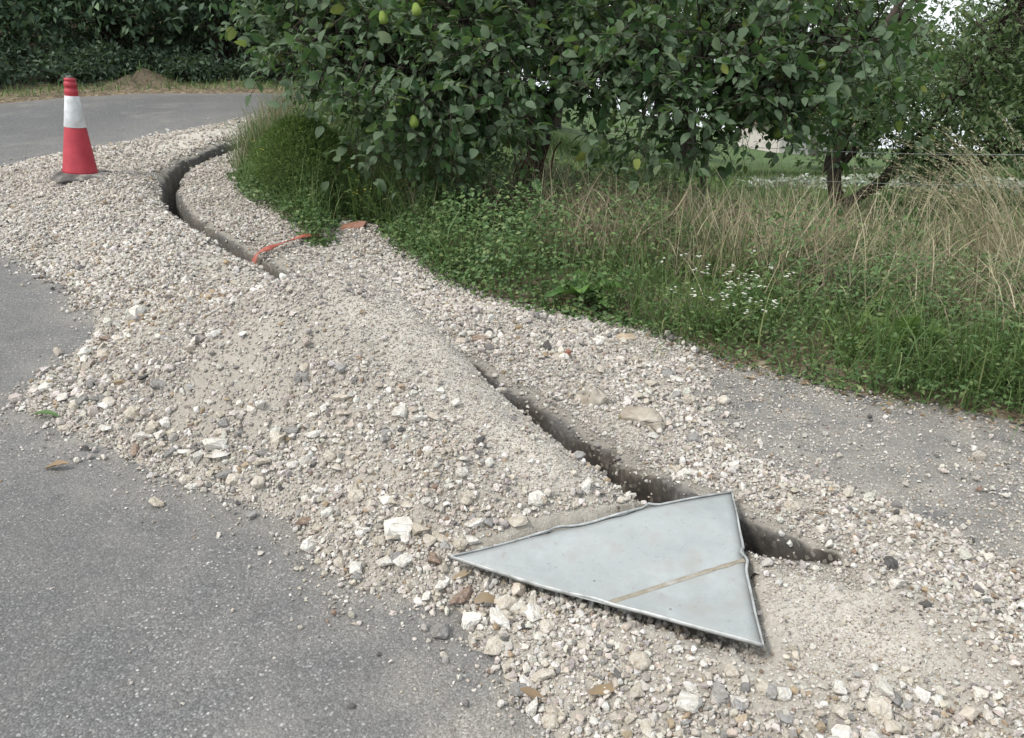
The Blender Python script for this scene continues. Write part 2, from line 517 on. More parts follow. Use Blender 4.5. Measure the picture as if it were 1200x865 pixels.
M = {}
M['asphalt'] = mat_asphalt()
M['bed'] = mat_gravel_bed()
M['terrain'] = mat_terrain()
M['stone_inst'] = mat_stone_inst()
M['st_white'] = mat_stone('white_limestone', (.60, .58, .53), (.74, .72, .675))
M['st_cream'] = mat_stone('cream_limestone', (.50, .45, .375), (.62, .575, .50))
M['st_grey'] = mat_stone('grey_stone', (.24, .235, .225), (.38, .37, .36))
M['st_dark'] = mat_stone('dark_stone', (.075, .072, .07), (.15, .145, .14))
M['st_ochre'] = mat_stone('ochre_stone', (.40, .31, .21), (.50, .41, .30))
M['st_brown'] = mat_stone('brown_stone', (.23, .165, .125), (.33, .25, .20))
M['brick'] = mat_simple('terracotta', [(.3, (.26, .12, .08)), (.7, (.40, .23, .17))], 20, .9)
M['clod'] = mat_simple('dry_soil', [(.3, (.24, .205, .16)), (.5, (.36, .32, .265)), (.7, (.46, .42, .36))], 12, .95, .1, .8, .02)
M['bark'] = mat_simple('bark', [(.3, (.025, .021, .017)), (.7, (.085, .07, .055))], 14, .92, .15, .9, .02, 0, (1, 1, .25))
M['bark_warm'] = mat_simple('peeling_bark', [(.3, (.07, .043, .028)), (.7, (.17, .105, .07))], 14, .9, .15, .8, .02)
M['dry_stem'] = mat_leaf('dry_stalk', [(0, (.15, .12, .09)), (.5, (.29, .24, .17)), (1, (.45, .40, .30))], None, .1, .8, .15, (.3, .25, .12))
M['quince_leaf'] = mat_leaf('quince_leaf', [(0, (.036, .078, .036)), (.35, (.055, .115, .050)), (.75, (.08, .15, .064)), (.93, (.12, .19, .07)), (1, (.22, .25, .07))], (.14, .19, .12), .38, .6, .18)
M['plum_leaf'] = mat_leaf('plum_leaf', [(0, (.075, .125, .06)), (.5, (.12, .19, .088)), (.88, (.165, .245, .11)), (1, (.27, .27, .10))], (.09, .13, .06), .3, .5, .35)
M['wood_leaf'] = mat_leaf('woodland_leaf', [(0, (.034, .066, .040)), (.5, (.07, .12, .072)), (1, (.15, .22, .12))], None, .2, .55, .35)
M['shrub_leaf'] = mat_leaf('shrub_leaf', [(0, (.035, .06, .038)), (.6, (.06, .095, .062)), (1, (.095, .135, .085))], None, .2, .55, .3)
M['bramble_leaf'] = mat_leaf('bramble_leaf', [(0, (.05, .095, .036)), (.5, (.085, .15, .054)), (.85, (.125, .20, .075)), (1, (.21, .25, .11))], None, .22, .5, .3)
M['grass'] = mat_leaf('green_grass', [(0, (.065, .115, .04)), (.5, (.105, .175, .06)), (.85, (.15, .225, .085)), (1, (.27, .28, .14))], None, .25, .55, .25)
M['dry_grass'] = mat_leaf('dry_grass', [(0, (.19, .165, .11)), (.35, (.33, .295, .20)), (.75, (.47, .43, .31)), (1, (.17, .20, .09))], None, .22, .7, .2, (.35, .3, .15))
M['fern_leaf'] = mat_leaf('feathery_leaf', [(0, (.085, .14, .04)), (.6, (.125, .195, .06)), (1, (.18, .25, .09))], None, .4, .6, .2)
M['wispy'] = mat_leaf('wispy_weed', [(0, (.09, .11, .055)), (.45, (.15, .17, .09)), (.75, (.20, .175, .11)), (1, (.13, .09, .06))], None, .15, .7, .2)
M['dock_leaf'] = mat_leaf('dock_leaf', [(0, (.06, .13, .035)), (1, (.12, .22, .06))], None, .25, .45, .35)
M['petal'] = mat_leaf('white_petal', [(0, (.62, .62, .56)), (1, (.75, .75, .70))], None, .2, .6, .2, (.5, .5, .4))
M['yellow'] = mat_leaf('yellow_flower', [(0, (.45, .40, .06)), (1, (.55, .50, .12))], None, .2, .6, .2, (.5, .5, .1))
M['fruit'] = mat_simple('quince_skin', [(.3, (.10, .16, .035)), (.5, (.17, .24, .05)), (.7, (.22, .27, .08))], 16, .8, .15, .3)
M['dead_leaf'] = mat_leaf('dead_leaf', [(0, (.14, .095, .06)), (.5, (.23, .17, .11)), (1, (.34, .28, .20))], None, .12, .75, .2, (.3, .2, .08))

# ------------------------------------------------------------------ setting: ground, road, gravel bed
def axis(lo, hi, step, far, g=1.35):
    c = list(np.arange(lo, hi + 1e-6, step))
    s = step; x = hi
    while x < far: s *= g; x += s; c.append(x)
    s = step; x = lo; pre = []
    while x > -far: s *= g; x -= s; pre.append(x)
    return np.array(pre[::-1] + c)

xs = axis(-9.5, 9.5, .11, 700); ys = axis(-1.0, 17, .11, 700)
X, Y = np.meshgrid(xs, ys)
Z = terrain_z(X, Y)
o_ = -sdist(X, Y, PAVED)
leftwood = sst(-1.2, -2.4, X) * sst(10.5, 12.0, Y)
green = sst(.25, .9, o_ + .3 * fbm(X, Y, 2, 3, 4)) * (1 - .9 * leftwood * sst(.7, 1.2, o_))
moundm = np.exp(-(((X + 5.95) / .5) ** 2 + ((Y - 13.4) / .4) ** 2))
green *= 1 - np.clip(moundm * 2, 0, 1)
litter = sst(.9, .1, np.abs(o_ - .1)) * .9 + leftwood * .5
litter *= 1 - np.clip(moundm * 1.5, 0, 1) * .6
ground = obj('ground', grid_mesh('ground', xs, ys, Z, None, {'green': np.clip(green, 0, 1), 'litter': np.clip(litter, 0, 1)}), M['terrain'])
tag(ground, 'grassy ground of the verge, field and woodland floor', None, None, 'structure')

xs = np.arange(-19.9, 8.9, .1); ys = np.arange(-5.9, 17, .1)
X, Y = np.meshgrid(xs, ys)
sdp = sdist(X, Y, PAVED); dt = seg_dist(X, Y, TR)
gs = sdist(X, Y, GRAV)
dust = np.exp(-np.clip(-gs, 0, 9) / .16) * .85
rightpad = sst(.6, 1.1, X) * sst(1.0, 1.6, Y) * sst(5, 4, Y)
dust = np.maximum(dust, rightpad * .9)
dust = np.maximum(dust, 1.0 * np.exp(-((X + .05) / .34) ** 2 - ((Y - 1.38) / .5) ** 2))
dust = np.maximum(dust, .42 * np.exp(-np.clip(-gs, 0, 9) / .8))
dust = np.maximum(dust, .5 * np.exp(-np.clip(sdp, 0, 9) / .3))
fc = lambda a: .25 * (a[:-1, :-1] + a[1:, :-1] + a[:-1, 1:] + a[1:, 1:])
keep = (fc(sdp) > -.35) & (fc(dt) > .27)
road = obj('road', grid_mesh('road', xs, ys, zb(X, Y), keep, {'dust': np.clip(dust, 0, 1)}), M['asphalt'])
tag(road, 'grey tarmac road curving away past the trench', None, None, 'structure')

GX0, GX1, GY0, GY1, GS = -5.7, 3.8, .5, 11.4, .025
gxs = np.arange(GX0, GX1, GS); gys = np.arange(GY0, GY1, GS)
X, Y = np.meshgrid(gxs, gys)
GZ, GT, GD, GSD = gravel_z(X, Y)
soil = sst(.15, .09, GD) * sst(1.2, 1.02, X)
soil = np.maximum(soil, .3 * sst(.26, .14, GD + .1 * fbm(X, Y, 6, 2, 70)) * sst(1.2, 1.0, X))
side = np.zeros_like(X)
cut = np.exp(-((GD - .10) / .025) ** 2) * sst(-.25, .25, fbm(X, Y, 3, 2, 71)) * .8 * sst(1.1, .9, X)
keep = fc(GT) > -.02
keep |= fc(GD) < .3
keep &= seg_dist(fc(X), fc(Y), TR) > .185
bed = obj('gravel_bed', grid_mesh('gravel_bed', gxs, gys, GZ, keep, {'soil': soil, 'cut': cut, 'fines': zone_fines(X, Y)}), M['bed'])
tag(bed, 'spread limestone gravel and spoil with a narrow trench cut through it', None, None, 'structure')

# the trench itself: a strip that follows its run
tp = np.array(smooth_line(TR, 8)); seg_l = np.r_[0, np.cumsum(np.hypot(*np.diff(tp, axis=0).T))]
us = np.arange(0, seg_l[-1] + .3, .014)
cx_ = np.interp(us, seg_l, tp[:, 0]); cy_ = np.interp(us, seg_l, tp[:, 1])
ex = us > seg_l[-1]; dl = tp[-1] - tp[-2]; dl = dl / np.hypot(*dl)
cx_[ex] = tp[-1, 0] + (us[ex] - seg_l[-1]) * dl[0]; cy_[ex] = tp[-1, 1] + (us[ex] - seg_l[-1]) * dl[1]
tx_ = np.gradient(cx_); ty_ = np.gradient(cy_)
k_ = np.ones(31) / 31
tx_ = np.convolve(np.pad(tx_, 15, 'edge'), k_, 'valid'); ty_ = np.convolve(np.pad(ty_, 15, 'edge'), k_, 'valid'); tl = np.hypot(tx_, ty_); tx_ /= tl; ty_ /= tl
vs = np.r_[np.linspace(-.235, -.13, 7), np.linspace(-.12, .12, 31), np.linspace(.13, .235, 7)]
TX = cx_[:, None] - ty_[:, None] * vs[None]; TY = cy_[:, None] + tx_[:, None] * vs[None]
TZ, TT, TD, _ = gravel_z(TX, TY)
TZ = TZ - .002 + .012 * fbm(TX * 1.0 + TZ * 2.3, TY + TZ * 3.1, 30, 2, 81) * sst(.12, .08, TD)
tsoil = np.maximum(sst(.14, .085, TD), .3 * sst(.26, .14, TD + .1 * fbm(TX, TY, 6, 2, 70))) * sst(1.2, 1.02, TX)
tsoil = tsoil * (1 - .9 * sst(3.72, 3.95, TY) * sst(4.56, 4.36, TY) * (TX > -2))
tsoil = tsoil * (1 - .28 * sst(4.4, 5.2, TY))
tcut = np.exp(-((TD - .095) / .02) ** 2) * sst(-.25, .25, fbm(TX, TY, 3, 2, 71)) * .8 * sst(1.1, .9, TX)
ii = np.arange(TX.size).reshape(TX.shape)
tf = np.stack([ii[:-1, :-1], ii[:-1, 1:], ii[1:, 1:], ii[1:, :-1]], -1).reshape(-1, 4)
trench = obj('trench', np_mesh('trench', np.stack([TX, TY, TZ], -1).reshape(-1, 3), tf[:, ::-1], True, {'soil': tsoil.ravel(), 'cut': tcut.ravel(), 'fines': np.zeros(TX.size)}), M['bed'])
tag(trench, 'narrow trench of dark soil cut along the roadside', None, None, 'structure')

def samp(A, x, y):
    fx = np.clip((x - GX0) / GS, 0, len(gxs) - 2.001); fy = np.clip((y - GY0) / GS, 0, len(gys) - 2.001)
    ix = fx.astype(int); iy = fy.astype(int); fx = fx - ix; fy = fy - iy
    return (A[iy, ix] * (1 - fx) + A[iy, ix + 1] * fx) * (1 - fy) + (A[iy + 1, ix] * (1 - fx) + A[iy + 1, ix + 1] * fx) * fy

def surf_z(x, y):
    x = np.atleast_1d(np.asarray(x, float)); y = np.atleast_1d(np.asarray(y, float))
    return np.maximum(samp(GZ, x, y), np.where(samp(GD, x, y) < .3, -9, zb(x, y)))

# ------------------------------------------------------------------ stones
def stone_mesh(name, n, seed, flat=.7, smooth=False, sub=0):
    r = random.Random(seed)
    bm = bmesh.new()
    sx, sy, sz = r.uniform(.85, 1.15), r.uniform(.65, .95), r.uniform(flat - .15, flat + .1)
    for i in range(n):
        z = r.uniform(-1, 1); a = r.uniform(0, 6.283); q = math.sqrt(1 - z * z); k = r.uniform(.82, 1.0)
        bm.verts.new((q * math.cos(a) * sx * k * .5, q * math.sin(a) * sy * k * .5, z * sz * k * .5))
    res = bmesh.ops.convex_hull(bm, input=bm.verts)
    bmesh.ops.delete(bm, geom=[v for v in bm.verts if not v.link_faces], context='VERTS')
    if sub:
        bmesh.ops.bevel(bm, geom=bm.edges[:], offset=.035, segments=1, affect='EDGES', clamp_overlap=True)
        bmesh.ops.triangulate(bm, faces=bm.faces[:])
    return bm_mesh(name, bm, smooth)

src_col = bpy.data.collections.new('stone_shapes')
for i in range(14):
    me = stone_mesh('stone_shape', 10 + (i % 4) * 3, 100 + i)
    me.materials.append(M['stone_inst'])
    src_col.objects.link(bpy.data.objects.new('stone_shape', me))

PAL = np.array([(.76, .73, .685), (.68, .64, .58), (.58, .525, .45), (.51, .465, .425), (.40, .37, .35), (.24, .23, .22), (.44, .345, .24), (.29, .215, .165), (.12, .115, .11)])

def tones(x, y, n):
    w = np.tile(np.array([.25, .27, .20, .12, .08, .035, .02, .015, .01]), (n, 1))
    och = np.exp(-((x + 1.75) / .55) ** 2 - ((y - 4.05) / .5) ** 2) + .5 * np.exp(-((x + .25) / .3) ** 2 - ((y - 2.2) / .2) ** 2) + .35 * np.exp(-((x - 1.0) / .6) ** 2 - ((y - 1.3) / .3) ** 2)
    w[:, 6] += .11 * och; w[:, 2] += .25 * och; w[:, 7] += .05 * och
    gry = np.exp(-((x + 1.1) / .6) ** 2 - ((y - 3.3) / .45) ** 2)
    w[:, 4] += .34 * gry; w[:, 3] += .34 * gry; w[:, 5] += .14 * gry
    far = sst(5, 7.5, y)
    w[:, 2] += .35 * far; w[:, 3] += .25 * far
    c = np.cumsum(w / w.sum(1, keepdims=True), 1)
    k = (rng.random(n)[:, None] > c).sum(1).clip(0, len(PAL) - 1)
    t = PAL[k] * rng.uniform(.82, 1.12, (n, 1)) * rng.uniform(.97, 1.03, (n, 3))
    return t, k

def scatter(n, x0, x1, y0, y1, smin, smax, power, mode):
    x = rng.uniform(x0, x1, n); y = rng.uniform(y0, y1, n)
    th = samp(GT, x, y); d = samp(GD, x, y); s = samp(GSD, x, y)
    size = smin * (smax / smin) ** (rng.random(n) ** power)
    fines = zone_fines(x, y)
    p = np.where(th > .0, 1.0, np.exp(-np.clip(-s, 0, 9) / .055) * .32)
    onpad = (x > .75) & (y > 1.6) & (y < 4.2) & (th <= 0)
    p = np.where(onpad, np.maximum(p, .22 if mode == 'fine' else .045), p)
    if mode == 'big': p = p * (1 - .92 * fines)
    elif mode == 'mid': p = p * (1 - .85 * fines)
    else: p = p * (1 - .45 * fines); size = size * (1 - .35 * fines)
    patch = sst(-.30, .25, fbm(x, y, 2.6, 3, 91) + (.12 if mode != 'big' else -.05))
    sand = sst(.10, .42, fbm(x, y, 1.7, 4, 93))
    p = p * (1 - .7 * sand)
    p = p * (.6 + .4 * patch if mode != 'big' else .12 + .88 * patch)
    p = np.where(d < .17, p * .10, p)
    # keep clear of the verge's plants and of the sign
    sp_ = sdist(x, y, PAVED)
    p = np.where(sp_ < -.05, p * np.exp(-(-.05 - sp_) / .12), p)
    p = np.where(sp_ < -.3, 0, p)
    ins = sdist(x, y, [tuple(SA[:2]), tuple(SB[:2]), tuple(SC[:2])])
    top = surf_z(x, y) + size * .6
    p = np.where((ins > -.05) & (top > sign_plane(x, y) - .012), 0, p)
    # only what lies before the lens or a step to its side
    p = np.where((np.abs(x) < .85 * y + .9), p, 0)
    m = rng.random(n) < p
    return x[m], y[m], size[m]

parts = [scatter(270000, -3.2, 3.4, 1.05, 4.6, .006, .017, 1.0, 'fine'),
         scatter(110000, -3.4, 3.4, 1.05, 5.2, .012, .032, 1.5, 'mid'),
         scatter(9500, -3.4, 3.4, 1.05, 5.2, .03, .07, 1.9, 'big'),
         scatter(120000, -4.8, .9, 4.4, 8.0, .014, .036, 1.2, 'mid'),
         scatter(9000, -4.8, .6, 4.4, 8.0, .03, .055, 1.8, 'big'),
         scatter(26000, -5.3, -2.2, 7.6, 11.3, .022, .05, 1.3, 'mid')]
n = 330000
cx = rng.uniform(-1.6, 1.6, n); cy = rng.uniform(1.2, 4.3, n)
m = (rng.random(n) < zone_fines(cx, cy) * .75 + .12) & (samp(GD, cx, cy) > .13) & (samp(GT, cx, cy) > 0) & (sdist(cx, cy, [tuple(SA[:2]), tuple(SB[:2]), tuple(SC[:2])]) < -.01)
parts.append((cx[m], cy[m], rng.uniform(.003, .009, m.sum())))
n = 26000                                   # crumbs and stones along the broken lips of the trench
cx = rng.uniform(-3.4, 1.1, n); cy = rng.uniform(1.9, 9.0, n); gd = samp(GD, cx, cy)
m = (rng.random(n) < np.exp(-((gd - .125) / .035) ** 2)) & (sdist(cx, cy, [tuple(SA[:2]), tuple(SB[:2]), tuple(SC[:2])]) < -.02)
parts.append((cx[m], cy[m], .009 * (.04 / .009) ** (rng.random(m.sum()) ** 1.8)))
# coarse stones rolled to the foot of the heap
n = 3200
cx = rng.uniform(-2.7, 0.0, n); cy = rng.uniform(1.7, 4.2, n)
s_ = samp(GSD, cx, cy)
m = (rng.random(n) < np.exp(-((s_ - .17) / .12) ** 2) * .9) & (sdist(cx, cy, [tuple(SA[:2]), tuple(SB[:2]), tuple(SC[:2])]) < -.045)
parts.append((cx[m], cy[m], (.03 * (.085 / .03) ** (rng.random(m.sum()) ** 2.0))))
n = 520
cx = rng.uniform(.2, 2.2, n); cy = 1.05 + .45 * rng.random(n) ** 1.5
kq = sdist(cx, cy, [tuple(SA[:2]), tuple(SB[:2]), tuple(SC[:2])]) < -.05
cx, cy, n = cx[kq], cy[kq], int(kq.sum())
parts.append((cx, cy, (.026 * (.07 / .026) ** (rng.random(n) ** 2.2))))
sx = np.concatenate([p[0] for p in parts]); sy = np.concatenate([p[1] for p in parts]); ss = np.concatenate([p[2] for p in parts])
# sparse chips on the open tarmac
n = 420
ax = rng.uniform(-2.6, 1, n); ay = rng.uniform(1.1, 5, n)
k = (samp(GT, ax, ay) < 0) & (samp(GSD, ax, ay) < -.02) & (np.abs(ax) < .8 * ay + .4)
sx = np.r_[sx, ax[k]]; sy = np.r_[sy, ay[k]]; ss = np.r_[ss, rng.uniform(.005, .013, k.sum())]
n = 5000
ax = rng.uniform(.8, 3.4, n); ay = rng.uniform(1.9, 4.0, n)
k = (samp(GT, ax, ay) < 0) & (sdist(ax, ay, PAVED) > 0)
sx = np.r_[sx, ax[k]]; sy = np.r_[sy, ay[k]]; ss = np.r_[ss, rng.uniform(.005, .012, k.sum())]

sz = surf_z(sx, sy)
tone, kk = tones(sx, sy, len(sx))
pre_vis = (np.abs(sx) < .66 * sy)
ins = sdist(sx, sy, [tuple(SA[:2]), tuple(SB[:2]), tuple(SC[:2])])
under = (ins > -.02)
shown = np.where(pre_vis & ~under & (samp(GD, sx, sy) > .17), ss / np.hypot(np.hypot(sx, sy), 1.4), 0)
order = np.argsort(-shown)
big = order[:285]
rest = np.ones(len(sx), bool); rest[big] = False
stone_rot = rng.uniform(0, 6.283, (len(sx), 3))
flatten = rng.random(len(sx)) < .6
stone_rot[flatten, :2] *= .06

vx = np.stack([sx, sy, sz + ss * rng.uniform(.1, .42, len(ss))], 1)[rest].astype(np.float32)
me = bpy.data.meshes.new('gravel_stones')
me.vertices.add(len(vx)); me.vertices.foreach_set('co', vx.ravel())
a = me.attributes.new('rot', 'FLOAT_VECTOR', 'POINT'); a.data.foreach_set('vector', stone_rot[rest].astype(np.float32).ravel())
a = me.attributes.new('scl', 'FLOAT', 'POINT'); a.data.foreach_set('value', ss[rest].astype(np.float32))
a = me.attributes.new('idx', 'INT', 'POINT'); a.data.foreach_set('value', rng.integers(0, 14, rest.sum()).astype(np.int32))
a = me.attributes.new('tone', 'FLOAT_COLOR', 'POINT'); a.data.foreach_set('color', np.c_[tone[rest], np.ones(rest.sum())].astype(np.float32).ravel())
gravel = obj('gravel', me)
tag(gravel, 'small crushed limestone gravel covering the spoil heap and roadside', 'gravel', None, 'stuff')
ng = bpy.data.node_groups.new('scatter_stones', 'GeometryNodeTree')
ng.interface.new_socket('Geometry', in_out='INPUT', socket_type='NodeSocketGeometry')
ng.interface.new_socket('Geometry', in_out='OUTPUT', socket_type='NodeSocketGeometry')
N = ng.nodes
gi = N.new('NodeGroupInput'); go = N.new('NodeGroupOutput')
iop = N.new('GeometryNodeInstanceOnPoints'); ci = N.new('GeometryNodeCollectionInfo')
ci.inputs['Collection'].default_value = src_col
ci.inputs['Separate Children'].default_value = True; ci.inputs['Reset Children'].default_value = True
def named(nm, ty):
    q = N.new('GeometryNodeInputNamedAttribute'); q.data_type = ty; q.inputs['Name'].default_value = nm
    return q.outputs['Attribute']
e2r = N.new('FunctionNodeEulerToRotation')
ng.links.new(gi.outputs[0], iop.inputs['Points']); ng.links.new(ci.outputs[0], iop.inputs['Instance'])
iop.inputs['Pick Instance'].default_value = True
ng.links.new(named('idx', 'INT'), iop.inputs['Instance Index'])
ng.links.new(named('rot', 'FLOAT_VECTOR'), e2r.inputs[0]); ng.links.new(e2r.outputs[0], iop.inputs['Rotation'])
ng.links.new(named('scl', 'FLOAT'), iop.inputs['Scale'])
ng.links.new(iop.outputs[0], go.inputs[0])
mod = gravel.modifiers.new('scatter', 'NODES'); mod.node_group = ng

# the largest stones, each one a thing of its own
SM = {}
KINDS = [('white', 'st_white'), ('cream', 'st_cream'), ('cream', 'st_cream'), ('grey', 'st_grey'), ('grey', 'st_grey'), ('grey', 'st_grey'), ('ochre', 'st_ochre'), ('brown', 'st_brown'), ('dark', 'st_dark')]
FORMS = [('flat', (1.1, .85, .38), 16), ('blocky', (1.0, .85, .75), 14), ('rounded', (1.0, .9, .7), 34), ('long', (1.3, .6, .5), 18), ('wedge shaped', (1.1, .8, .55), 9)]
def big_shape(kind, mat, i):
    key = (kind, i % 5, (i // 5) % 2)
    if key not in SM:
        nm, dm, npts = FORMS[i % 5]
        r = random.Random(400 + i % 5 * 13 + key[2] * 7 + len(kind)); bm = bmesh.new()
        for _ in range(npts):
            v = Vector([r.gauss(0, 1) for _ in range(3)]).normalized()
            if nm == 'blocky': v = v / max(abs(c) for c in v) * .8
            v *= r.uniform(.86, 1)
            bm.verts.new([v[k] * dm[k] * .5 for k in range(3)])
        bmesh.ops.convex_hull(bm, input=bm.verts)
        bmesh.ops.delete(bm, geom=[v for v in bm.verts if not v.link_faces], context='VERTS')
        bmesh.ops.bevel(bm, geom=bm.edges[:], offset=.035, segments=1, affect='EDGES', clamp_overlap=True)
        SM[key] = bm_mesh('stone', bm); SM[key].materials.append(M[mat])
    return SM[key]
def place_name(x, y):
    if y > 5.0: return 'on the far gravel beyond the heap'
    if x > .85 and y < 1.95: return 'in the gravel past the dented sign'
    if x > -.2 and y < 1.75: return 'in the gravel below the dented sign'
    t = (x + .35) * .75 + (y - 3.73) * .65
    if t > .05 and x > -1.3: return 'on the gravel between trench and verge'
    if y < 2.35: return 'at the heap foot by the sign tip'
    if y > 3.6: return 'on the upper part of the gravel heap'
    return 'on the road side slope of the heap'
def size_name(s): return 'big' if s > .062 else ('medium' if s > .046 else 'small')
for q, i in enumerate(big):
    kind, mk = KINDS[kk[i]]
    o = obj('stone', big_shape(kind, mk, q))
    s = ss[i] * 1.08
    tilt = rng.uniform(-.3, .3, 2)
    o.rotation_euler = (tilt[0], tilt[1], rng.uniform(0, 6.28)); o.scale = (s, s, s)
    o.location = (sx[i], sy[i], sz[i] + s * .16)
    tag(o, '%s %s %s stone %s' % (size_name(ss[i]), FORMS[q % 5][0], kind, place_name(sx[i], sy[i])), 'stone', 'loose %s stones %s' % (kind, place_name(sx[i], sy[i])))

# ------------------------------------------------------------------ fallen road sign (back side up)
def mat_sign():
    t = NT('galvanised_sheet'); t.bsdf(.48, .5); p = t.pos()
    c = t.ramp(t.noise(5, 6, p), [(.3, (.265, .28, .275)), (.5, (.32, .337, .33)), (.7, (.37, .385, .378))])
    sp2 = t.voro(34, p, out='Color')
    c = t.mix(t.math('MULTIPLY', sp2, .10), c, (.38, .41, .43))
    mp = t.n('ShaderNodeMapping'); mp.inputs['Scale'].default_value = (6, 90, 20); mp.inputs['Rotation'].default_value = (0, 0, .5); t.l(p, mp.inputs[0])
    scr = t.noise(1.2, 4, mp.outputs[0])
    c = t.mix(t.ramp(scr, [(.60, 0.), (.70, .35)]), c, (.33, .345, .34))
    c = t.mix(t.ramp(t.noise(11, 7, p), [(.52, 0.), (.70, .5)]), c, (.30, .29, .26))
    c = t.mix(t.ramp(t.noise(2.6, 7, p, .7), [(.45, 0.), (.68, .5)]), c, (.225, .23, .22))
    c = t.mix(t.ramp(t.noise(60, 4, p), [(.60, 0.), (.74, .5)]), c, (.19, .18, .155))
    c = t.mix(t.ramp(t.noise(3.7, 7, p, .7), [(.54, 0.), (.66, .5)]), c, (.40, .425, .425))
    spot = t.math('MULTIPLY', t.ramp(t.voro(13, p), [(.035, 1.), (.07, 0.)]), t.ramp(t.voro(13, p, out='Color'), [(.45, 0.), (.55, 1.)]))
    c = t.mix(t.math('MULTIPLY', spot, .8), c, (.13, .11, .09))
    t.color(c)
    t.l(t.ramp(t.noise(9, 4, p), [(.3, .5), (.7, .75)]), t.b.inputs['Roughness'])
    t.b.inputs['Metallic'].default_value = .05
    t.bump(t.noise(7, 3, p), .15, .01)
    return t.m
M['sign'] = mat_sign()
M['sign_rim'] = mat_simple('sign_edge', [(.3, (.22, .225, .215)), (.5, (.38, .39, .38)), (.7, (.50, .51, .50))], 25, .5, .5, .3, .004, .3)
M['sign_seam'] = mat_simple('weathered_seam', [(.35, (.19, .155, .11)), (.55, (.27, .24, .19)), (.7, (.34, .33, .30))], 22, .7)

sO = (SA + SB + SC) / 3
def sign_pt(a, b, c):
    """a, b, c barycentric -> point on the bent sheet (local)"""
    p = SA * a + SB * b + SC * c
    w = .012 * math.sin(3.1 * a + 1.2) * math.sin(math.pi * (b + .2)) + .008 * math.sin(7 * c + 4 * a)
    w -= .010 * max(0, .33 - abs(c - .33)) * 2
    w += .018 * max(0, c - .55) - .012 * math.exp(-((b - .45) / .09) ** 2 - (c / .12) ** 2)
    return Vector(p - sO + SN * (w + .008))
sign = empty('road_sign', tuple(sO))
tag(sign, 'triangular metal road sign lying face down across the trench, edges dented', 'road sign')
nS = 26; V = []; idx = {}
for i in range(nS + 1):
    for j in range(nS + 1 - i):
        idx[(i, j)] = len(V); V.append(sign_pt(1 - (i + j) / nS, i / nS, j / nS))
F = []
for i in range(nS):
    for j in range(nS - i):
        F.append((idx[(i, j)], idx[(i + 1, j)], idx[(i, j + 1)]))
        if j < nS - i - 1: F.append((idx[(i + 1, j)], idx[(i + 1, j + 1)], idx[(i, j + 1)]))
me = bpy.data.meshes.new('panel'); me.from_pydata(V, [], F); me.update()
for p in me.polygons: p.use_smooth = True
pan = obj('panel', me, M['sign'], sign)
sm = pan.modifiers.new('sheet', 'SOLIDIFY'); sm.thickness = .0025; sm.offset = 0
NV = Vector(SN)
def rim(e0, e1, seed, wob, dents=()):
    r = random.Random(seed); pts = []; n = 46
    ph = [r.uniform(0, 6.28) for _ in range(4)]
    inw = (Vector((1 / 3, 1 / 3, 1 / 3)))
    for i in range(n + 1):
        t = i / n
        bc = [e0[k] * (1 - t) + e1[k] * t for k in range(3)]
        p = sign_pt(*bc)
        cdir = (sign_pt(1 / 3, 1 / 3, 1 / 3) - p); cdir -= NV * cdir.dot(NV); cdir.normalize()
        o = wob * (math.sin(9 * t + ph[0]) * .6 + math.sin(23 * t + ph[1]) * .35)
        up = .004 + wob * .5 * (1 + math.sin(14 * t + ph[2])) * .5
        for (td, amp, wd) in dents:
            g = math.exp(-((t - td) / wd) ** 2); o += amp * g; up += abs(amp) * .6 * g
        pts.append((p, cdir, o, up))
    V = []; F = []
    # folded lip: a shallow hook section
    sec = [(-.001, -.004), (-.002, .002), (0, .0075), (.003, .0085), (.0065, .0065), (.007, .002), (.0045, .0015), (.0015, -.002)]
    m = len(sec)
    for (p, cd, o, up) in pts:
        for (a, b) in sec:
            V.append(p + cd * (a + o) + NV * (b + up - .004))
    for i in range(n):
        for k in range(m):
            k2 = (k + 1) % m
            F.append((i * m + k, (i + 1) * m + k, (i + 1) * m + k2, i * m + k2))
    F.append(tuple(range(m))); F.append(tuple(n * m + k for k in range(m))[::-1])
    me = bpy.data.meshes.new('rim'); me.from_pydata(V, [], F); me.update()
    for q in me.polygons: q.use_smooth = True
    return obj('rim', me, M['sign_rim'], sign)
rim((1, 0, 0), (0, 1, 0), 3, .004, ((.30, .010, .02), (.36, -.006, .03), (.58, .012, .05), (.68, -.012, .015)))
rim((0, 1, 0), (0, 0, 1), 4, .0025, ((.47, .014, .02), (.52, -.006, .03)))
rim((1, 0, 0), (0, 0, 1), 5, .0015, ((.5, .004, .05),))
mb = MB(); pts = []
for i in range(15):
    t = i / 14
    bc = ((1 - t) * .46 + t * .005, t * .49, (1 - t) * .54 + t * .505)
    pts.append(sign_pt(*bc) + NV * .0022)
dirv = (pts[-1] - pts[0]).normalized(); sd2 = dirv.cross(NV)
Vv = []; Ff = []
for i, p in enumerate(pts):
    w = .006 + .003 * abs(math.sin(i * 1.7))
    Vv += [p - sd2 * w, p - sd2 * w * .6 + NV * .0025, p + sd2 * w * .6 + NV * .0025, p + sd2 * w]
for i in range(len(pts) - 1):
    for k in range(3): Ff.append((i * 4 + k, i * 4 + k + 1, (i + 1) * 4 + k + 1, (i + 1) * 4 + k))
mb.add(Vv, Ff).build('seam', M['sign_seam'], sign)

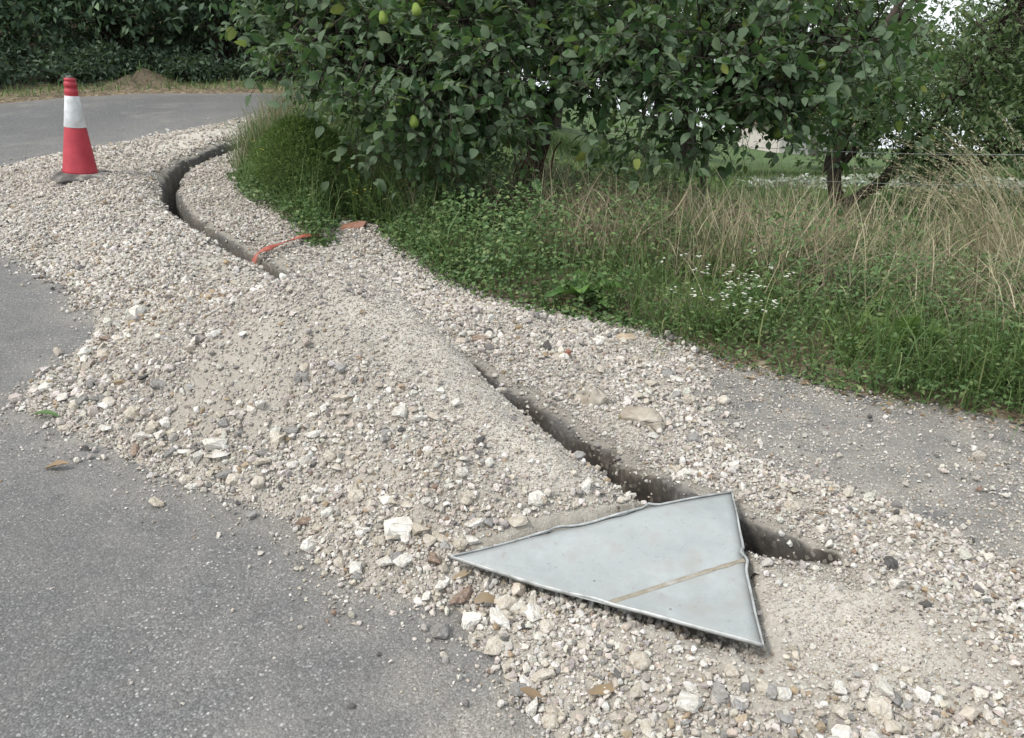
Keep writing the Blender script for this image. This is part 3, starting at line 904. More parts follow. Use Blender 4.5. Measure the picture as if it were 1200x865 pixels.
# ------------------------------------------------------------------ traffic cone
M['cone_red'] = mat_simple('faded_red_plastic', [(.28, (.22, .035, .04)), (.42, (.34, .03, .045)), (.7, (.42, .045, .06))], 9, .55, .35, .1)
M['cone_white'] = mat_simple('reflective_white', [(.3, (.45, .45, .44)), (.5, (.60, .61, .62)), (.7, (.70, .71, .73))], 14, .4, .5, .25)
M['rubber'] = mat_simple('dusty_rubber', [(.3, (.05, .048, .046)), (.5, (.13, .12, .11)), (.68, (.34, .315, .275))], 9, .9, .2, .3)
cz = float(surf_z(-3.70, 6.92)[0])
cone = empty('traffic_cone', (-3.70, 6.92, cz + .035)); cone.rotation_euler = (R(1.0), R(5.0), R(20))
tag(cone, 'red and white traffic cone with dark square base standing on the gravel', 'traffic cone')
CH = .80
def lathe(name, prof, mat, parent, n=36):
    V = []; F = []
    for (r, z) in prof:
        for k in range(n): V.append((r * math.cos(2 * math.pi * k / n), r * math.sin(2 * math.pi * k / n), z))
    for i in range(len(prof) - 1):
        for k in range(n):
            k2 = (k + 1) % n
            F.append((i * n + k, i * n + k2, (i + 1) * n + k2, (i + 1) * n + k))
    mb = MB(); mb.add(V, F); mb.add([Vector((0, 0, prof[-1][1]))] + [V[(len(prof) - 1) * n + k] for k in range(n)], [(0, 1 + k, 1 + (k + 1) % n) for k in range(n)])
    return mb.build(name, mat, parent)
lathe('cone_body', [(.137, .028), (.142, .032), (.134, .05), (.083, .508 * CH), (.081, .515 * CH)], M['cone_red'], cone)
lathe('reflective_sleeve', [(.0845, .505 * CH), (.086, .508 * CH), (.0545, .812 * CH), (.053, .815 * CH)], M['cone_white'], cone)
lathe('cone_top', [(.052, .80 * CH), (.0505, .83 * CH), (.053, .84 * CH), (.0525, .875 * CH), (.047, .88 * CH), (.0465, .90 * CH), (.051, .905 * CH), (.0495, .945 * CH), (.043, .95 * CH), (.0425, .962 * CH), (.046, .967 * CH), (.043, .985 * CH), (.03, .99 * CH)], M['cone_red'], cone)
lathe('tip', [(.030, .985 * CH), (.029, .998 * CH), (.020, 1.008 * CH), (.008, 1.012 * CH)], M['rubber'], cone, 20)
bm = bmesh.new()
w = .215; ch = .05; out = []
for sx_, sy_ in ((1, 1), (-1, 1), (-1, -1), (1, -1)):
    a, b = (sx_ * w, sy_ * (w - ch)), (sx_ * (w - ch), sy_ * w)
    out += [a, b] if sx_ * sy_ > 0 else [b, a]
lo = [bm.verts.new((x, y, -.002 + .016 * math.sin(6 * x + 4 * y))) for x, y in out]
hi = [bm.verts.new((x * .98, y * .98, .009 + .016 * math.sin(6 * x + 4 * y))) for x, y in out]
mid = [bm.verts.new((.16 * math.cos(k * math.pi / 4 + .4), .16 * math.sin(k * math.pi / 4 + .4), .034)) for k in range(8)]
for k in range(8):
    k2 = (k + 1) % 8
    bm.faces.new((lo[k], lo[k2], hi[k2], hi[k])); bm.faces.new((hi[k], hi[k2], mid[k2], mid[k]))
bm.faces.new(mid); bm.faces.new(lo[::-1])
bmesh.ops.recalc_face_normals(bm, faces=bm.faces[:])
obj('base', bm_mesh('base', bm), M['rubber'], cone)

# ------------------------------------------------------------------ litter on the gravel
def chunk(name, loc, dims, rot, mat, seed, label, cat, n=20, group=None):
    r = random.Random(seed); bm = bmesh.new()
    for i in range(n):
        v = Vector([r.uniform(-1, 1) for _ in range(3)])
        m_ = max(abs(c) for c in v); v = (v / m_ * .35 + v.normalized() * .75) * r.uniform(.85, 1)
        bm.verts.new((v.x * dims[0] / 2, v.y * dims[1] / 2, v.z * dims[2] / 2))
    bmesh.ops.convex_hull(bm, input=bm.verts)
    bmesh.ops.delete(bm, geom=[v for v in bm.verts if not v.link_faces], context='VERTS')
    bmesh.ops.bevel(bm, geom=bm.edges[:], offset=min(dims) * .08, segments=1, affect='EDGES', clamp_overlap=True)
    bmesh.ops.subdivide_edges(bm, edges=bm.edges[:], cuts=1, use_grid_fill=True)
    for v in bm.verts:
        v.co += Vector([r.uniform(-1, 1) for _ in range(3)]) * min(dims) * .045
    o = obj(name, bm_mesh(name, bm, 'clod' in name), mat)
    x, y = loc[:2]
    z = loc[2] if len(loc) > 2 else float(surf_z(x, y)[0])
    o.location = (x, y, z + dims[2] * (.06 if 'clod' in name else .28)); o.rotation_euler = rot
    return tag(o, label, cat, group)
def tz(x, y): return float(terrain_z(np.array([x]), np.array([y]))[0])
chunk('tile_fragment', (-1.24, 6.16), (.24, .12, .06), (.1, -.15, .3), M['brick'], 1, 'flat piece of red clay tile among the weeds', 'tile')
chunk('stone_slab', (-1.52, 5.86), (.22, .10, .06), (.1, .1, .5), M['st_cream'], 2, 'pale flat stone between the red strap and the clay tile', 'stone')
chunk('brick_fragment', (.28, 3.72), (.032, .034, .075), (.2, .1, .6), M['brick'], 3, 'small orange brick chip standing on gravel between trench and verge', 'brick')
chunk('brick_fragment', (.62, 4.05), (.11, .07, .035), (.1, .1, .2), M['st_ochre'], 4, 'flat ochre stone beside the bare soil of the verge', 'stone')
chunk('soil_clod', (.36, 3.20), (.17, .13, .09), (0, .1, .4), M['clod'], 5, 'rounded clod of brown soil on the trench edge', 'clod')
chunk('soil_clod', (.55, 3.02), (.20, .13, .09), (.1, 0, -.5), M['clod'], 6, 'larger broken clod of brown soil by the trench edge', 'clod')
chunk('soil_clod', (.60, 2.96), (.10, .08, .06), (.1, .2, .9), M['clod'], 7, 'small brown soil lump leaning on the larger clod', 'clod')
chunk('dark_stone', (-.12, 4.02), (.065, .05, .05), (.2, .3, .1), M['st_dark'], 8, 'black tarmac lump on the gravel below the brambles', 'stone')
chunk('brown_stone', (-.17, 3.93), (.10, .05, .04), (.1, .2, .3), M['st_brown'], 9, 'brown elongated stone beside the black tarmac lump', 'stone')
for q, (x, y, d) in enumerate([(-.42, 1.85, .05), (-.46, 2.05, .055)]): pass
chunk('white_stone', (-.66, 2.16), (.055, .05, .045), (.2, .3, .1), M['st_white'], 12, 'round white stone on the tarmac at the heap foot', 'stone')
chunk('white_stone', (-.36, 2.12), (.10, .075, .055), (.1, .1, .4), M['st_white'], 13, 'large white stone at the heap foot near the sign tip', 'stone')
chunk('white_stone', (-1.12, 2.66), (.10, .07, .05), (.1, .1, .4), M['st_white'], 14, 'large white block low on the heap', 'stone')
chunk('white_stone', (-2.12, 4.25), (.13, .10, .08), (.1, .1, 1.4), M['st_white'], 15, 'largest white lump high at the left end of the heap', 'stone')
chunk('white_stone', (-.115, 1.80), (.065, .05, .045), (.1, .1, .4), M['st_white'], 16, 'white stone on the tarmac edge below the sign', 'stone')

def ribbon(name, pts, w, mat, label, cat, side=None):
    V = []; F = []
    P = [Vector(p) for p in smooth_line(pts, 5)]
    for i, p in enumerate(P):
        t = (P[min(i + 1, len(P) - 1)] - P[max(i - 1, 0)]).normalized()
        s_ = t.cross(Vector((0, 0, 1)))
        s_ = s_.normalized() if s_.length > .1 else Vector((1, 0, 0))
        a = .35 * math.sin(i * .45)
        s_ = (s_ * math.cos(a) + Vector((0, 0, 1)) * math.sin(a)) * w / 2
        V += [p - s_, p + Vector((0, 0, .006)) * math.sin(i * 1.3), p + s_]
    for i in range(len(P) - 1):
        F += [(i * 3, i * 3 + 1, i * 3 + 4, i * 3 + 3), (i * 3 + 1, i * 3 + 2, i * 3 + 5, i * 3 + 4)]
    o = MB().add(V, F).build(name, mat)
    m_ = o.modifiers.new('t', 'SOLIDIFY'); m_.thickness = .003
    return tag(o, label, cat)
M['tape'] = mat_simple('red_plastic', [(.3, (.30, .075, .055)), (.7, (.42, .14, .10))], 14, .5, .4, .2)
gz = lambda x, y: float(surf_z(x, y)[0])
rx = [(-1.44, 5.84), (-1.52, 5.72), (-1.60, 5.58), (-1.66, 5.44), (-1.70, 5.32)]
lipz = gz(-1.70, 5.32)
ribbon('plastic_strap', [(x, y, gz(x, y) + .045) for x, y in rx] + [(-1.735, 5.27, lipz + .03), (-1.755, 5.24, lipz - .03), (-1.765, 5.225, lipz - .12), (-1.77, 5.22, lipz - .2)], .045, M['tape'], 'red plastic strap hanging over the edge into the trench', 'strap')

def curled_leaf(loc, L, W, rz, mat, label, seed, cat='leaf'):
    r = random.Random(seed); V = []; F = []
    n = 7
    for i in range(n + 1):
        t = i / n; w = W * math.sin(math.pi * min(.97, t * .95 + .04)) ** .8 / 2
        z = .25 * W * math.sin(t * 3 + seed) + .1 * W
        for k, s_ in enumerate((-1, -.5, 0, .5, 1)):
            V.append(((t - .5) * L, s_ * w + .1 * W * math.sin(3 * t + seed), z + abs(s_) * w * .7 + r.uniform(-.05, .05) * W))
    for i in range(n):
        for k in range(4): F.append((i * 5 + k, i * 5 + k + 1, (i + 1) * 5 + k + 1, (i + 1) * 5 + k))
    o = MB().add(V, F).build('fallen_leaf', mat)
    o.location = (loc[0], loc[1], gz(*loc) + .012); o.rotation_euler = (r.uniform(-.15, .15), r.uniform(-.15, .15), rz)
    return tag(o, label, cat)
curled_leaf((-.07, 1.845), .085, .045, .4, M['dead_leaf'], 'curled tan leaf on gravel beneath the sign edge', 1)
curled_leaf((.055, 1.515), .075, .03, -.2, M['dead_leaf'], 'narrow orange brown leaf at the tarmac edge', 2)
curled_leaf((.225, 1.495), .085, .03, .35, M['dead_leaf'], 'pale dry leaf on the gravel below the sign', 3)
curled_leaf((-.15, 1.955), .06, .03, .3, M['dead_leaf'], 'small brown leaf tucked beneath the sign tip', 4)
curled_leaf((-1.75, 2.665), .10, .035, -.1, M['dead_leaf'], 'flat brown leaf on the open tarmac beside the heap', 5)
curled_leaf((-2.02, 3.09), .13, .035, -.2, M['dock_leaf'], 'green willow shaped leaf on the tarmac by the heap', 6)
for q, (x, y, s_, lb) in enumerate([(-1.72, 2.82, .03, 'dark pebble on the tarmac just past the brown leaf'), (-.98, 2.42, .022, 'dark pebble on the tarmac near the heap foot'),
                               (-.36, 1.68, .016, 'tiny dark pebble on the open tarmac'), (-.40, 1.50, .02, 'dark grey pebble alone on the open tarmac')]):
    chunk('pebble', (x, y), (s_, s_ * .8, s_ * .7), (.2, .1, q), M['st_dark'], 30 + q, lb, 'pebble')

# ------------------------------------------------------------------ foliage builders
def unit(v): return v / np.maximum(np.linalg.norm(v, axis=-1, keepdims=True), 1e-9)

LEAF8 = np.array([(0, 0, 0), (.12, -.26, .05), (.12, .26, .05), (.36, -.5, .11), (.38, 0, .03), (.36, .5, .11), (.70, -.40, .04), (.72, 0, -.05), (.70, .40, .04), (.92, -.14, -.13), (.92, .14, -.13), (1, 0, -.20)])
LEAF8F = np.array([(0, 4, 1), (0, 2, 4), (1, 4, 3), (2, 5, 4), (3, 4, 7), (3, 7, 6), (4, 5, 8), (4, 8, 7), (6, 7, 9), (7, 8, 10), (7, 11, 9), (7, 10, 11)])
LEAF4 = np.array([(0, 0, 0), (.45, -.5, .12), (.45, .5, .12), (1, 0, -.12), (.48, 0, 0)])
LEAF4F = np.array([(0, 4, 1), (4, 3, 1), (0, 2, 4), (4, 2, 3)])

def frames(D, U):
    D = unit(D); S = unit(np.cross(U, D)); Nn = np.cross(D, S)
    return D, S, Nn

def leaf_mesh(name, P, D, U, L, W, simple=False, mat=None):
    T, TF = (LEAF4, LEAF4F) if simple else (LEAF8, LEAF8F)
    D, S, Nn = frames(D, U)
    L = L[:, None, None]; W = W[:, None, None]
    v = P[:, None, :] + D[:, None, :] * T[None, :, 0:1] * L + S[:, None, :] * T[None, :, 1:2] * W + Nn[:, None, :] * T[None, :, 2:3] * L * .8
    n = len(P); k = len(T)
    f = (TF[None] + (np.arange(n) * k)[:, None, None]).reshape(-1, 3)
    me = np_mesh(name, v.reshape(-1, 3), f, False)
    if mat: me.materials.append(mat)
    return me

def blade_mesh(name, P, H, W, lean, az, curl, mat=None, seg=4):
    """arching blades: P base, H length, lean start angle, curl added towards the tip"""
    n = len(P)
    ts = np.linspace(0, 1, seg + 1)
    dirx = np.cos(az); diry = np.sin(az)
    px = np.zeros(n); pz = np.zeros(n); ang = lean.copy()
    V = np.zeros((n, seg + 1, 2, 3))
    faz = az + np.pi / 2 + rng.uniform(-.9, .9, n)
    wx, wy = np.cos(faz), np.sin(faz)
    for i, t in enumerate(ts):
        w = W * (1 - t ** 1.6) * .5 + W * .04
        c = np.stack([P[:, 0] + px * dirx, P[:, 1] + px * diry, P[:, 2] + pz], 1)
        o = np.stack([wx * w, wy * w, np.zeros(n)], 1)
        V[:, i, 0] = c - o; V[:, i, 1] = c + o
        ang = lean + curl * t ** 1.5
        px = px + np.sin(ang) * H / seg; pz = pz + np.cos(ang) * H / seg
    k = (seg + 1) * 2
    base = np.array([(2 * i, 2 * i + 1, 2 * i + 3, 2 * i + 2) for i in range(seg)])
    f = (base[None] + (np.arange(n) * k)[:, None, None]).reshape(-1, 4)
    me = np_mesh(name, V.reshape(-1, 3), f, False)
    if mat: me.materials.append(mat)
    return me

def in_ellipsoids(E):
    """cluster centres: E = [(centre, radii, n)]"""
    out = []
    for c, r, n in E:
        d = unit(rng.normal(size=(n, 3))) * (rng.random((n, 1)) ** .45)
        out.append(np.array(c) + d * np.array(r))
    return np.concatenate(out)

SPRAYS = []
def leaf_cloud(C, per, spread, Lr, wl=.6, droop=.35, ns=4):
    n = len(C) * per
    ci = np.repeat(np.arange(len(C)), per)
    # leaves sit along little drooping sprays, so a cluster is a few arching twigs rather than a ball
    sprays = unit(rng.normal(size=(len(C), ns, 3)) * np.array([1, 1, .55]) + np.array([0, 0, .1]))
    slen = spread * rng.uniform(1.4, 3.4, (len(C), ns))
    pick = rng.integers(0, ns, n); t = rng.random(n) ** .75
    sv = sprays[ci, pick]; ln = slen[ci, pick]
    sag = np.zeros((n, 3)); sag[:, 2] = -.55 * droop * ln * t * t * 2
    side = unit(rng.normal(size=(n, 3)))
    L = Lr[0] + (Lr[1] - Lr[0]) * rng.random(n) ** 1.3
    P = C[ci] + sv * (t * ln)[:, None] + sag + side * (.12 * spread)
    D = unit(sv * .7 + side * .85 + rng.normal(size=(n, 3)) * .35 + np.array([0, 0, -droop * .8]))
    U = unit(rng.normal(size=(n, 3)) * .6 + np.array([0, 0, 1.0]))
    W = L * wl * rng.uniform(.75, 1.2, n)
    SPRAYS[:] = [(C, sprays, slen, droop)]
    return P, D, U, L, W

def spray_mesh(r0):
    C, sprays, slen, droop = SPRAYS[0]; mb = MB()
    for i in range(len(C)):
        for k in range(sprays.shape[1]):
            pts = [tuple(C[i] + sprays[i, k] * t * slen[i, k] + np.array([0, 0, -1.1 * droop * slen[i, k] * t * t])) for t in (0, .5, 1)]
            mb.tube(pts, [r0, r0 * .7, r0 * .4], 3)
    return mb

def limb_pts(lines): return np.array([p for l, r in lines for p in smooth_line(l, 4)])

def twig_mesh(C, lines, r0=.010, r1=.003, jitter=.1):
    LP = limb_pts(lines); mb = MB()
    for c in C:
        d = np.linalg.norm(LP - c, axis=1) + rng.random(len(LP)) * .25
        a = LP[np.argmin(d)]
        m1 = a * .6 + c * .4 + rng.normal(size=3) * jitter * .6 + np.array([0, 0, .05]); m2 = a * .25 + c * .75 + rng.normal(size=3) * jitter * .4
        mb.tube([a, m1, m2, c], [r0, r0 * .75, r0 * .5, r1], 4)
    return mb

def make_tree(name, label, base, lines, E, per, spread, Lr, leaf_mat, bark, wl=.6, droop=.35, simple=True, group=None, solo=0, twig_r=.010):
    base = np.array(base)
    root = empty(name, tuple(base)); tag(root, label, 'tree', group)
    for q, (l, r) in enumerate(lines):
        pts = [np.array(p) - base for p in smooth_line(l, 4)]
        n = len(pts); rr = np.interp(np.linspace(0, len(r) - 1, n), np.arange(len(r)), r) * (1 + .08 * rng.normal(size=n))
        MB().tube(pts, list(rr), 9 if r[0] > .04 else 6).build('trunk' if q == 0 else 'branch', bark, root)
    C = in_ellipsoids(E)
    tw = twig_mesh(C, lines, twig_r).build('twigs', bark, root)
    tw.matrix_parent_inverse = Matrix.Translation(tuple(-base)); tag(tw, kind='stuff')
    P, D, U, L, W = leaf_cloud(C, per, spread, Lr, wl, droop)
    P = P - base
    if solo:
        sm_ = spray_mesh(.0035).build('sprays', bark, root)
        sm_.matrix_parent_inverse = Matrix.Translation(tuple(-base)); tag(sm_, kind='stuff')
        # the leaves that show largest are leaves of their own
        wp = P + base
        sc = L / np.linalg.norm(wp - np.array([0, 0, 1.55]), axis=1)
        # foremost leaves: nothing much in front of them
        fr = (wp[:, 2] < 1.85) & (np.abs(wp[:, 0]) < .66 * wp[:, 1])
        sel = np.argsort(-np.where(fr, sc, 0))[:solo]
        one = leaf_mesh('leaf', np.zeros((1, 3)), np.array([[1., 0, 0]]), np.array([[0., 0, 1]]), np.ones(1), np.ones(1) * wl, False, leaf_mat)
        Df, Sf, Nf = frames(D, U)
        for i in sel:
            o = bpy.data.objects.new('leaf', one); COL.objects.link(o); o.parent = root
            m_ = Matrix((Df[i], Sf[i], Nf[i])).transposed() * L[i]
            o.matrix_local = Matrix.Translation(tuple(P[i])) @ m_.to_4x4()
        k = np.ones(len(P), bool); k[sel] = False
        P, D, U, L, W = P[k], D[k], U[k], L[k], W[k]
    cr = obj('crown', leaf_mesh('crown', P, D, U, L, W, simple, leaf_mat), None, root)
    tag(cr, kind='stuff')
    return root, C

# ------------------------------------------------------------------ quince tree
qb = (0.17, 7.05, tz(.17, 7.05) - .05)
q_lines = [([qb, (.17, 7.02, .2), (.19, 7.0, .5), (.23, 7.0, .78)], [.12, .10, .088, .092]),
           ([(.22, 7.0, .72), (.33, 7.03, 1.0), (.43, 7.1, 1.32), (.28, 7.0, 1.55), (.12, 7.0, 1.85), (-.2, 7.0, 2.6)], [.075, .065, .055, .045, .04, .02]),
           ([(.43, 7.1, 1.3), (.64, 7.2, 1.52), (.95, 7.3, 1.7), (1.6, 7.2, 2.2), (2.2, 7.2, 2.6)], [.06, .055, .05, .035, .02]),
           ([(.34, 7.02, 1.0), (.2, 6.95, 1.12), (.03, 6.8, 1.19), (-.3, 6.6, 1.21), (-.8, 6.5, 1.28), (-1.4, 6.6, 1.45)], [.04, .034, .03, .026, .02, .012]),
           ([(.23, 7.0, .75), (-.1, 7.0, 1.25), (-.5, 7.0, 1.75), (-1.3, 7.1, 2.1)], [.06, .05, .04, .02]),
           ([(.4, 7.05, 1.15), (.8, 6.7, 1.3), (1.3, 6.4, 1.35), (1.8, 6.4, 1.25)], [.045, .035, .026, .014]),
           ([(.95, 7.3, 1.7), (1.6, 7.1, 1.62), (2.3, 6.9, 1.55), (2.9, 6.9, 1.5)], [.04, .034, .026, .014])]
E_q = [((-.72, 6.35, 1.1), (.62, .65, .64), 62), ((-1.25, 6.6, 1.45), (.55, .6, .45), 50), ((-.3, 6.3, 1.2), (.55, .5, .5), 44), ((1.2, 6.25, 1.27), (.95, .65, .58), 86), ((.1, 7.0, 1.85), (1.3, 1.0, .75), 84), ((.55, 6.6, 1.5), (.5, .45, .42), 36),
       ((2.4, 6.9, 1.5), (.95, .8, .75), 115), ((-1.6, 7.1, 1.75), (.6, .55, .5), 62), ((1.9, 6.3, 1.2), (.5, .4, .38), 30), ((-.8, 6.9, 1.95), (1.2, .8, .5), 56), ((1.4, 6.9, 1.95), (1.2, .8, .45), 40),
       ((.4, 7.2, 2.9), (2.6, 1.8, .8), 70)]
quince, Cq = make_tree('quince_tree', 'broad quince tree with large dark leaves and green fruit beside the trench', qb, q_lines, E_q, 29, .14, (.04, .12), M['quince_leaf'], M['bark'], .64, .45, False, None, 290, .009)
def quince_fruit(loc):
    prof = [(.004, .048), (.014, .044), (.022, .034), (.030, .018), (.038, -.002), (.040, -.022), (.034, -.042), (.022, -.054), (.010, -.054), (.004, -.049)]
    n = 14; V = []; F = []
    for (r, z) in prof:
        for k in range(n):
            a = 2 * math.pi * k / n; rr = r * (1 + .05 * math.cos(3 * a))
            V.append((rr * math.cos(a), rr * math.sin(a), z))
    for i in range(len(prof) - 1):
        for k in range(n): F.append((i * n + k, (i + 1) * n + k, (i + 1) * n + (k + 1) % n, i * n + (k + 1) % n))
    F.append(tuple(range(n))); F.append(tuple((len(prof) - 1) * n + k for k in range(n))[::-1])
    o = MB().add(V, F).build('quince_fruit', M['fruit'], quince); o.scale = (.85, .85, .85)
    o.location = (loc[0] - qb[0], loc[1] - qb[1], loc[2] - qb[2]); o.rotation_euler = (random.uniform(-.25, .25), random.uniform(-.25, .25), 0)
    MB().tube([(0, 0, .046), (.004, 0, .075), (.012, 0, .11)], [.003, .0025, .003], 5).build('stalk', M['bark'], o)
for p in [(-.66, 6.0, 1.71), (-.90, 6.05, 1.66), (-.70, 5.9, .98), (2.06, 6.4, .85), (1.86, 6.35, 1.51), (2.33, 6.4, 1.34)]:
    quince_fruit(p)
for q in range(9):   # dry stems twined about the trunk
    x0 = .17 + random.uniform(-.16, .16); y0 = 6.85 + random.uniform(-.1, .05); zz = tz(x0, y0)
    pts = [(x0 - qb[0], y0 - qb[1], zz - qb[2])]
    for k in range(1, 6): pts.append((x0 - qb[0] + random.uniform(-.06, .06) + .02 * k * (q % 3 - 1), y0 - qb[1] + random.uniform(-.02, .02), zz - qb[2] + k * random.uniform(.11, .15)))
    MB().tube(smooth_line(pts, 3), [.008] * 16, 5).build('dry_vine', M['bark_warm'], quince)

# ------------------------------------------------------------------ plum tree and the orchard behind
pb = (3.64, 8.8, tz(3.64, 8.8) - .05)
p_lines = [([pb, (3.6, 8.8, -.15), (3.52, 8.8, .1), (3.55, 8.8, .45), (3.62, 8.8, .9), (3.8, 8.8, 1.6), (4.2, 8.8, 2.4)], [.10, .085, .07, .06, .055, .045, .025]),
           ([(3.62, 8.78, -.22), (3.8, 8.7, -.06), (3.95, 8.6, .1), (4.12, 8.5, .42), (4.5, 8.5, 1.0), (4.9, 8.6, 1.8)], [.07, .062, .058, .05, .04, .02]),
           ([(4.1, 8.5, .38), (4.35, 8.4, .36), (4.65, 8.3, .34), (5.0, 8.2, .46), (5.5, 8.1, .7)], [.035, .032, .028, .022, .012]),
           ([(3.56, 8.8, .2), (3.72, 8.75, .5), (3.78, 8.75, .85)], [.04, .034, .025])]
E_p = [((5.2, 8.5, 1.2), (1.35, 1.0, .8), 300), ((5.4, 7.9, .74), (1.0, .7, .4), 130), ((3.95, 8.5, .8), (.6, .5, .45), 80), ((4.3, 8.2, .38), (.38, .4, .4), 44), ((5.9, 8.8, 2.3), (1.3, 1.2, .8), 130), ((3.65, 8.8, 1.0), (.5, .6, .35), 46), ((5.0, 8.9, 2.9), (1.1, 1.0, .5), 50)]
plum, _ = make_tree('plum_tree', 'forked fruit tree with lighter small leaves rising from the field grass', pb, p_lines, E_p, 30, .16, (.045, .09), M['plum_leaf'], M['bark'], .5, .35, True, None, 0, .007)

def orchard(x, y, h, r, label, n=110, dens=1.0, mat='plum_leaf', Lr=(.10, .18), low=.35):
    z0 = tz(x, y) - .08
    b = (x, y, z0)
    lines = [([b, (x + .05, y, z0 + h * .18), (x - .06, y, z0 + h * .36), (x + .1, y, z0 + h * .62), (x, y, z0 + h * .85)], [.035 * h, .03 * h, .026 * h, .016 * h, .006 * h])]
    for k in range(5):
        a = k * 1.26 + random.uniform(-.3, .3)
        lines.append(([(x, y, z0 + h * (.3 + .05 * k)), (x + .5 * r * math.cos(a), y + .5 * r * math.sin(a), z0 + h * (.45 + .05 * k)), (x + .85 * r * math.cos(a), y + .85 * r * math.sin(a), z0 + h * (.55 + .06 * k))], [.016 * h, .011 * h, .005 * h]))
    E = [((x, y, z0 + h * (.5 + low * .3)), (r, r, h * (.5 - low * .3)), n), ((x - r * .5, y - r * .3, z0 + h * .45), (r * .6, r * .6, h * .22), n // 3), ((x + r * .5, y - r * .3, z0 + h * .5), (r * .6, r * .6, h * .25), n // 3)]
    return make_tree('orchard_tree', label, b, lines, E, 26, .26, Lr, M[mat], M['bark'], .55, .35, True, 'orchard trees in the field', 0, .012)
orchard(9.6, 14.5, 4.4, 2.2, 'leafy orchard tree behind the forked fruit tree', 190, 1, 'plum_leaf', (.09, .16), .1)
orchard(7.3, 18.5, 5.0, 1.9, 'orchard tree standing between the forked tree and the far house', 170)
orchard(3.6, 17.0, 5.6, 2.0, 'orchard tree behind the right side of the quince', 170)
orchard(-.4, 15.5, 4.6, 1.8, 'orchard tree behind the left side of the quince by the road bend', 170, 1, 'plum_leaf', (.10, .18), .0)
orchard(14.5, 20, 6, 2.8, 'spreading orchard tree farthest out beside the house', 190, 1, 'plum_leaf', (.14, .22), .0)
orchard(1.3, 25, 6.5, 2.6, 'far orchard tree seen beneath the quince branches', 160, 1, 'plum_leaf', (.16, .26))
orchard(10.6, 27, 6.5, 2.4, 'tall orchard tree close in front of the far house', 170, 1, 'plum_leaf', (.16, .26), .0)
orchard(17.5, 30, 7, 3.2, 'round orchard tree at the far field edge past the house', 170, 1, 'plum_leaf', (.18, .3), .0)

# ------------------------------------------------------------------ the wood across the road
def wood_tree(x, y, h, r, label, low, n):
    z0 = tz(x, y) - .1; b = (x, y, z0)
    lines = [([b, (x + .1, y, z0 + h * .2), (x - .1, y + .1, z0 + h * .45), (x, y, z0 + h * .9)], [.15, .12, .09, .03])]
    for k in range(6):
        a = k * 1.05 + random.uniform(-.3, .3)
        lines.append(([(x, y, z0 + h * (.22 + .06 * k)), (x + .5 * r * math.cos(a), y + .5 * r * math.sin(a), z0 + h * (.3 + .06 * k)), (x + .95 * r * math.cos(a), y + .95 * r * math.sin(a), z0 + h * (.28 + .06 * k))], [.06, .04, .012]))
    E = [((x, y, z0 + h * .62), (r, r, h * .42), n), ((x, y - r * .5, 1.0 + low + .62), (r * 1.0, r * .55, .6), int(n * .62)), ((x, y + 1.2, 1.7), (r, r * .6, .9), int(n * .5))]
    return make_tree('woodland_tree', label, b, lines, E, 26, .27, (.11, .2), M['wood_leaf'], M['bark'], .5, .5, True, 'trees of the wood across the road', 0, .016)
wt = [(-11.2, 13.8, 6, 2.0, 'woodland tree at the wood end nearest the road bend out of view', .45, 120),
      (-9.3, 14.9, 6.5, 2.0, 'dark woodland tree hanging low behind the cone side shrubs', .55, 130),
      (-7.4, 15.6, 6.5, 2.0, 'dark woodland tree behind the dirt mound shrubs', .7, 130),
      (-5.5, 16.0, 6.5, 2.0, 'dark woodland tree directly behind the dirt mound', .85, 130),
      (-3.9, 15.6, 6, 1.7, 'woodland tree above the dark hollow past the dirt mound', .5, 130),
      (-2.5, 15.0, 5.5, 1.5, 'woodland tree where the road disappears behind the quince', .15, 140),
      (-10, 18.5, 7.5, 2.6, 'deeper woodland tree behind the row by the cone', .2, 120),
      (-6.5, 19.0, 7.5, 2.6, 'deeper woodland tree behind the dirt mound row', .2, 120),
      (-3.2, 18.8, 7.5, 2.6, 'deeper woodland tree behind the dark hollow', .2, 120)]
for a in wt: wood_tree(*a)

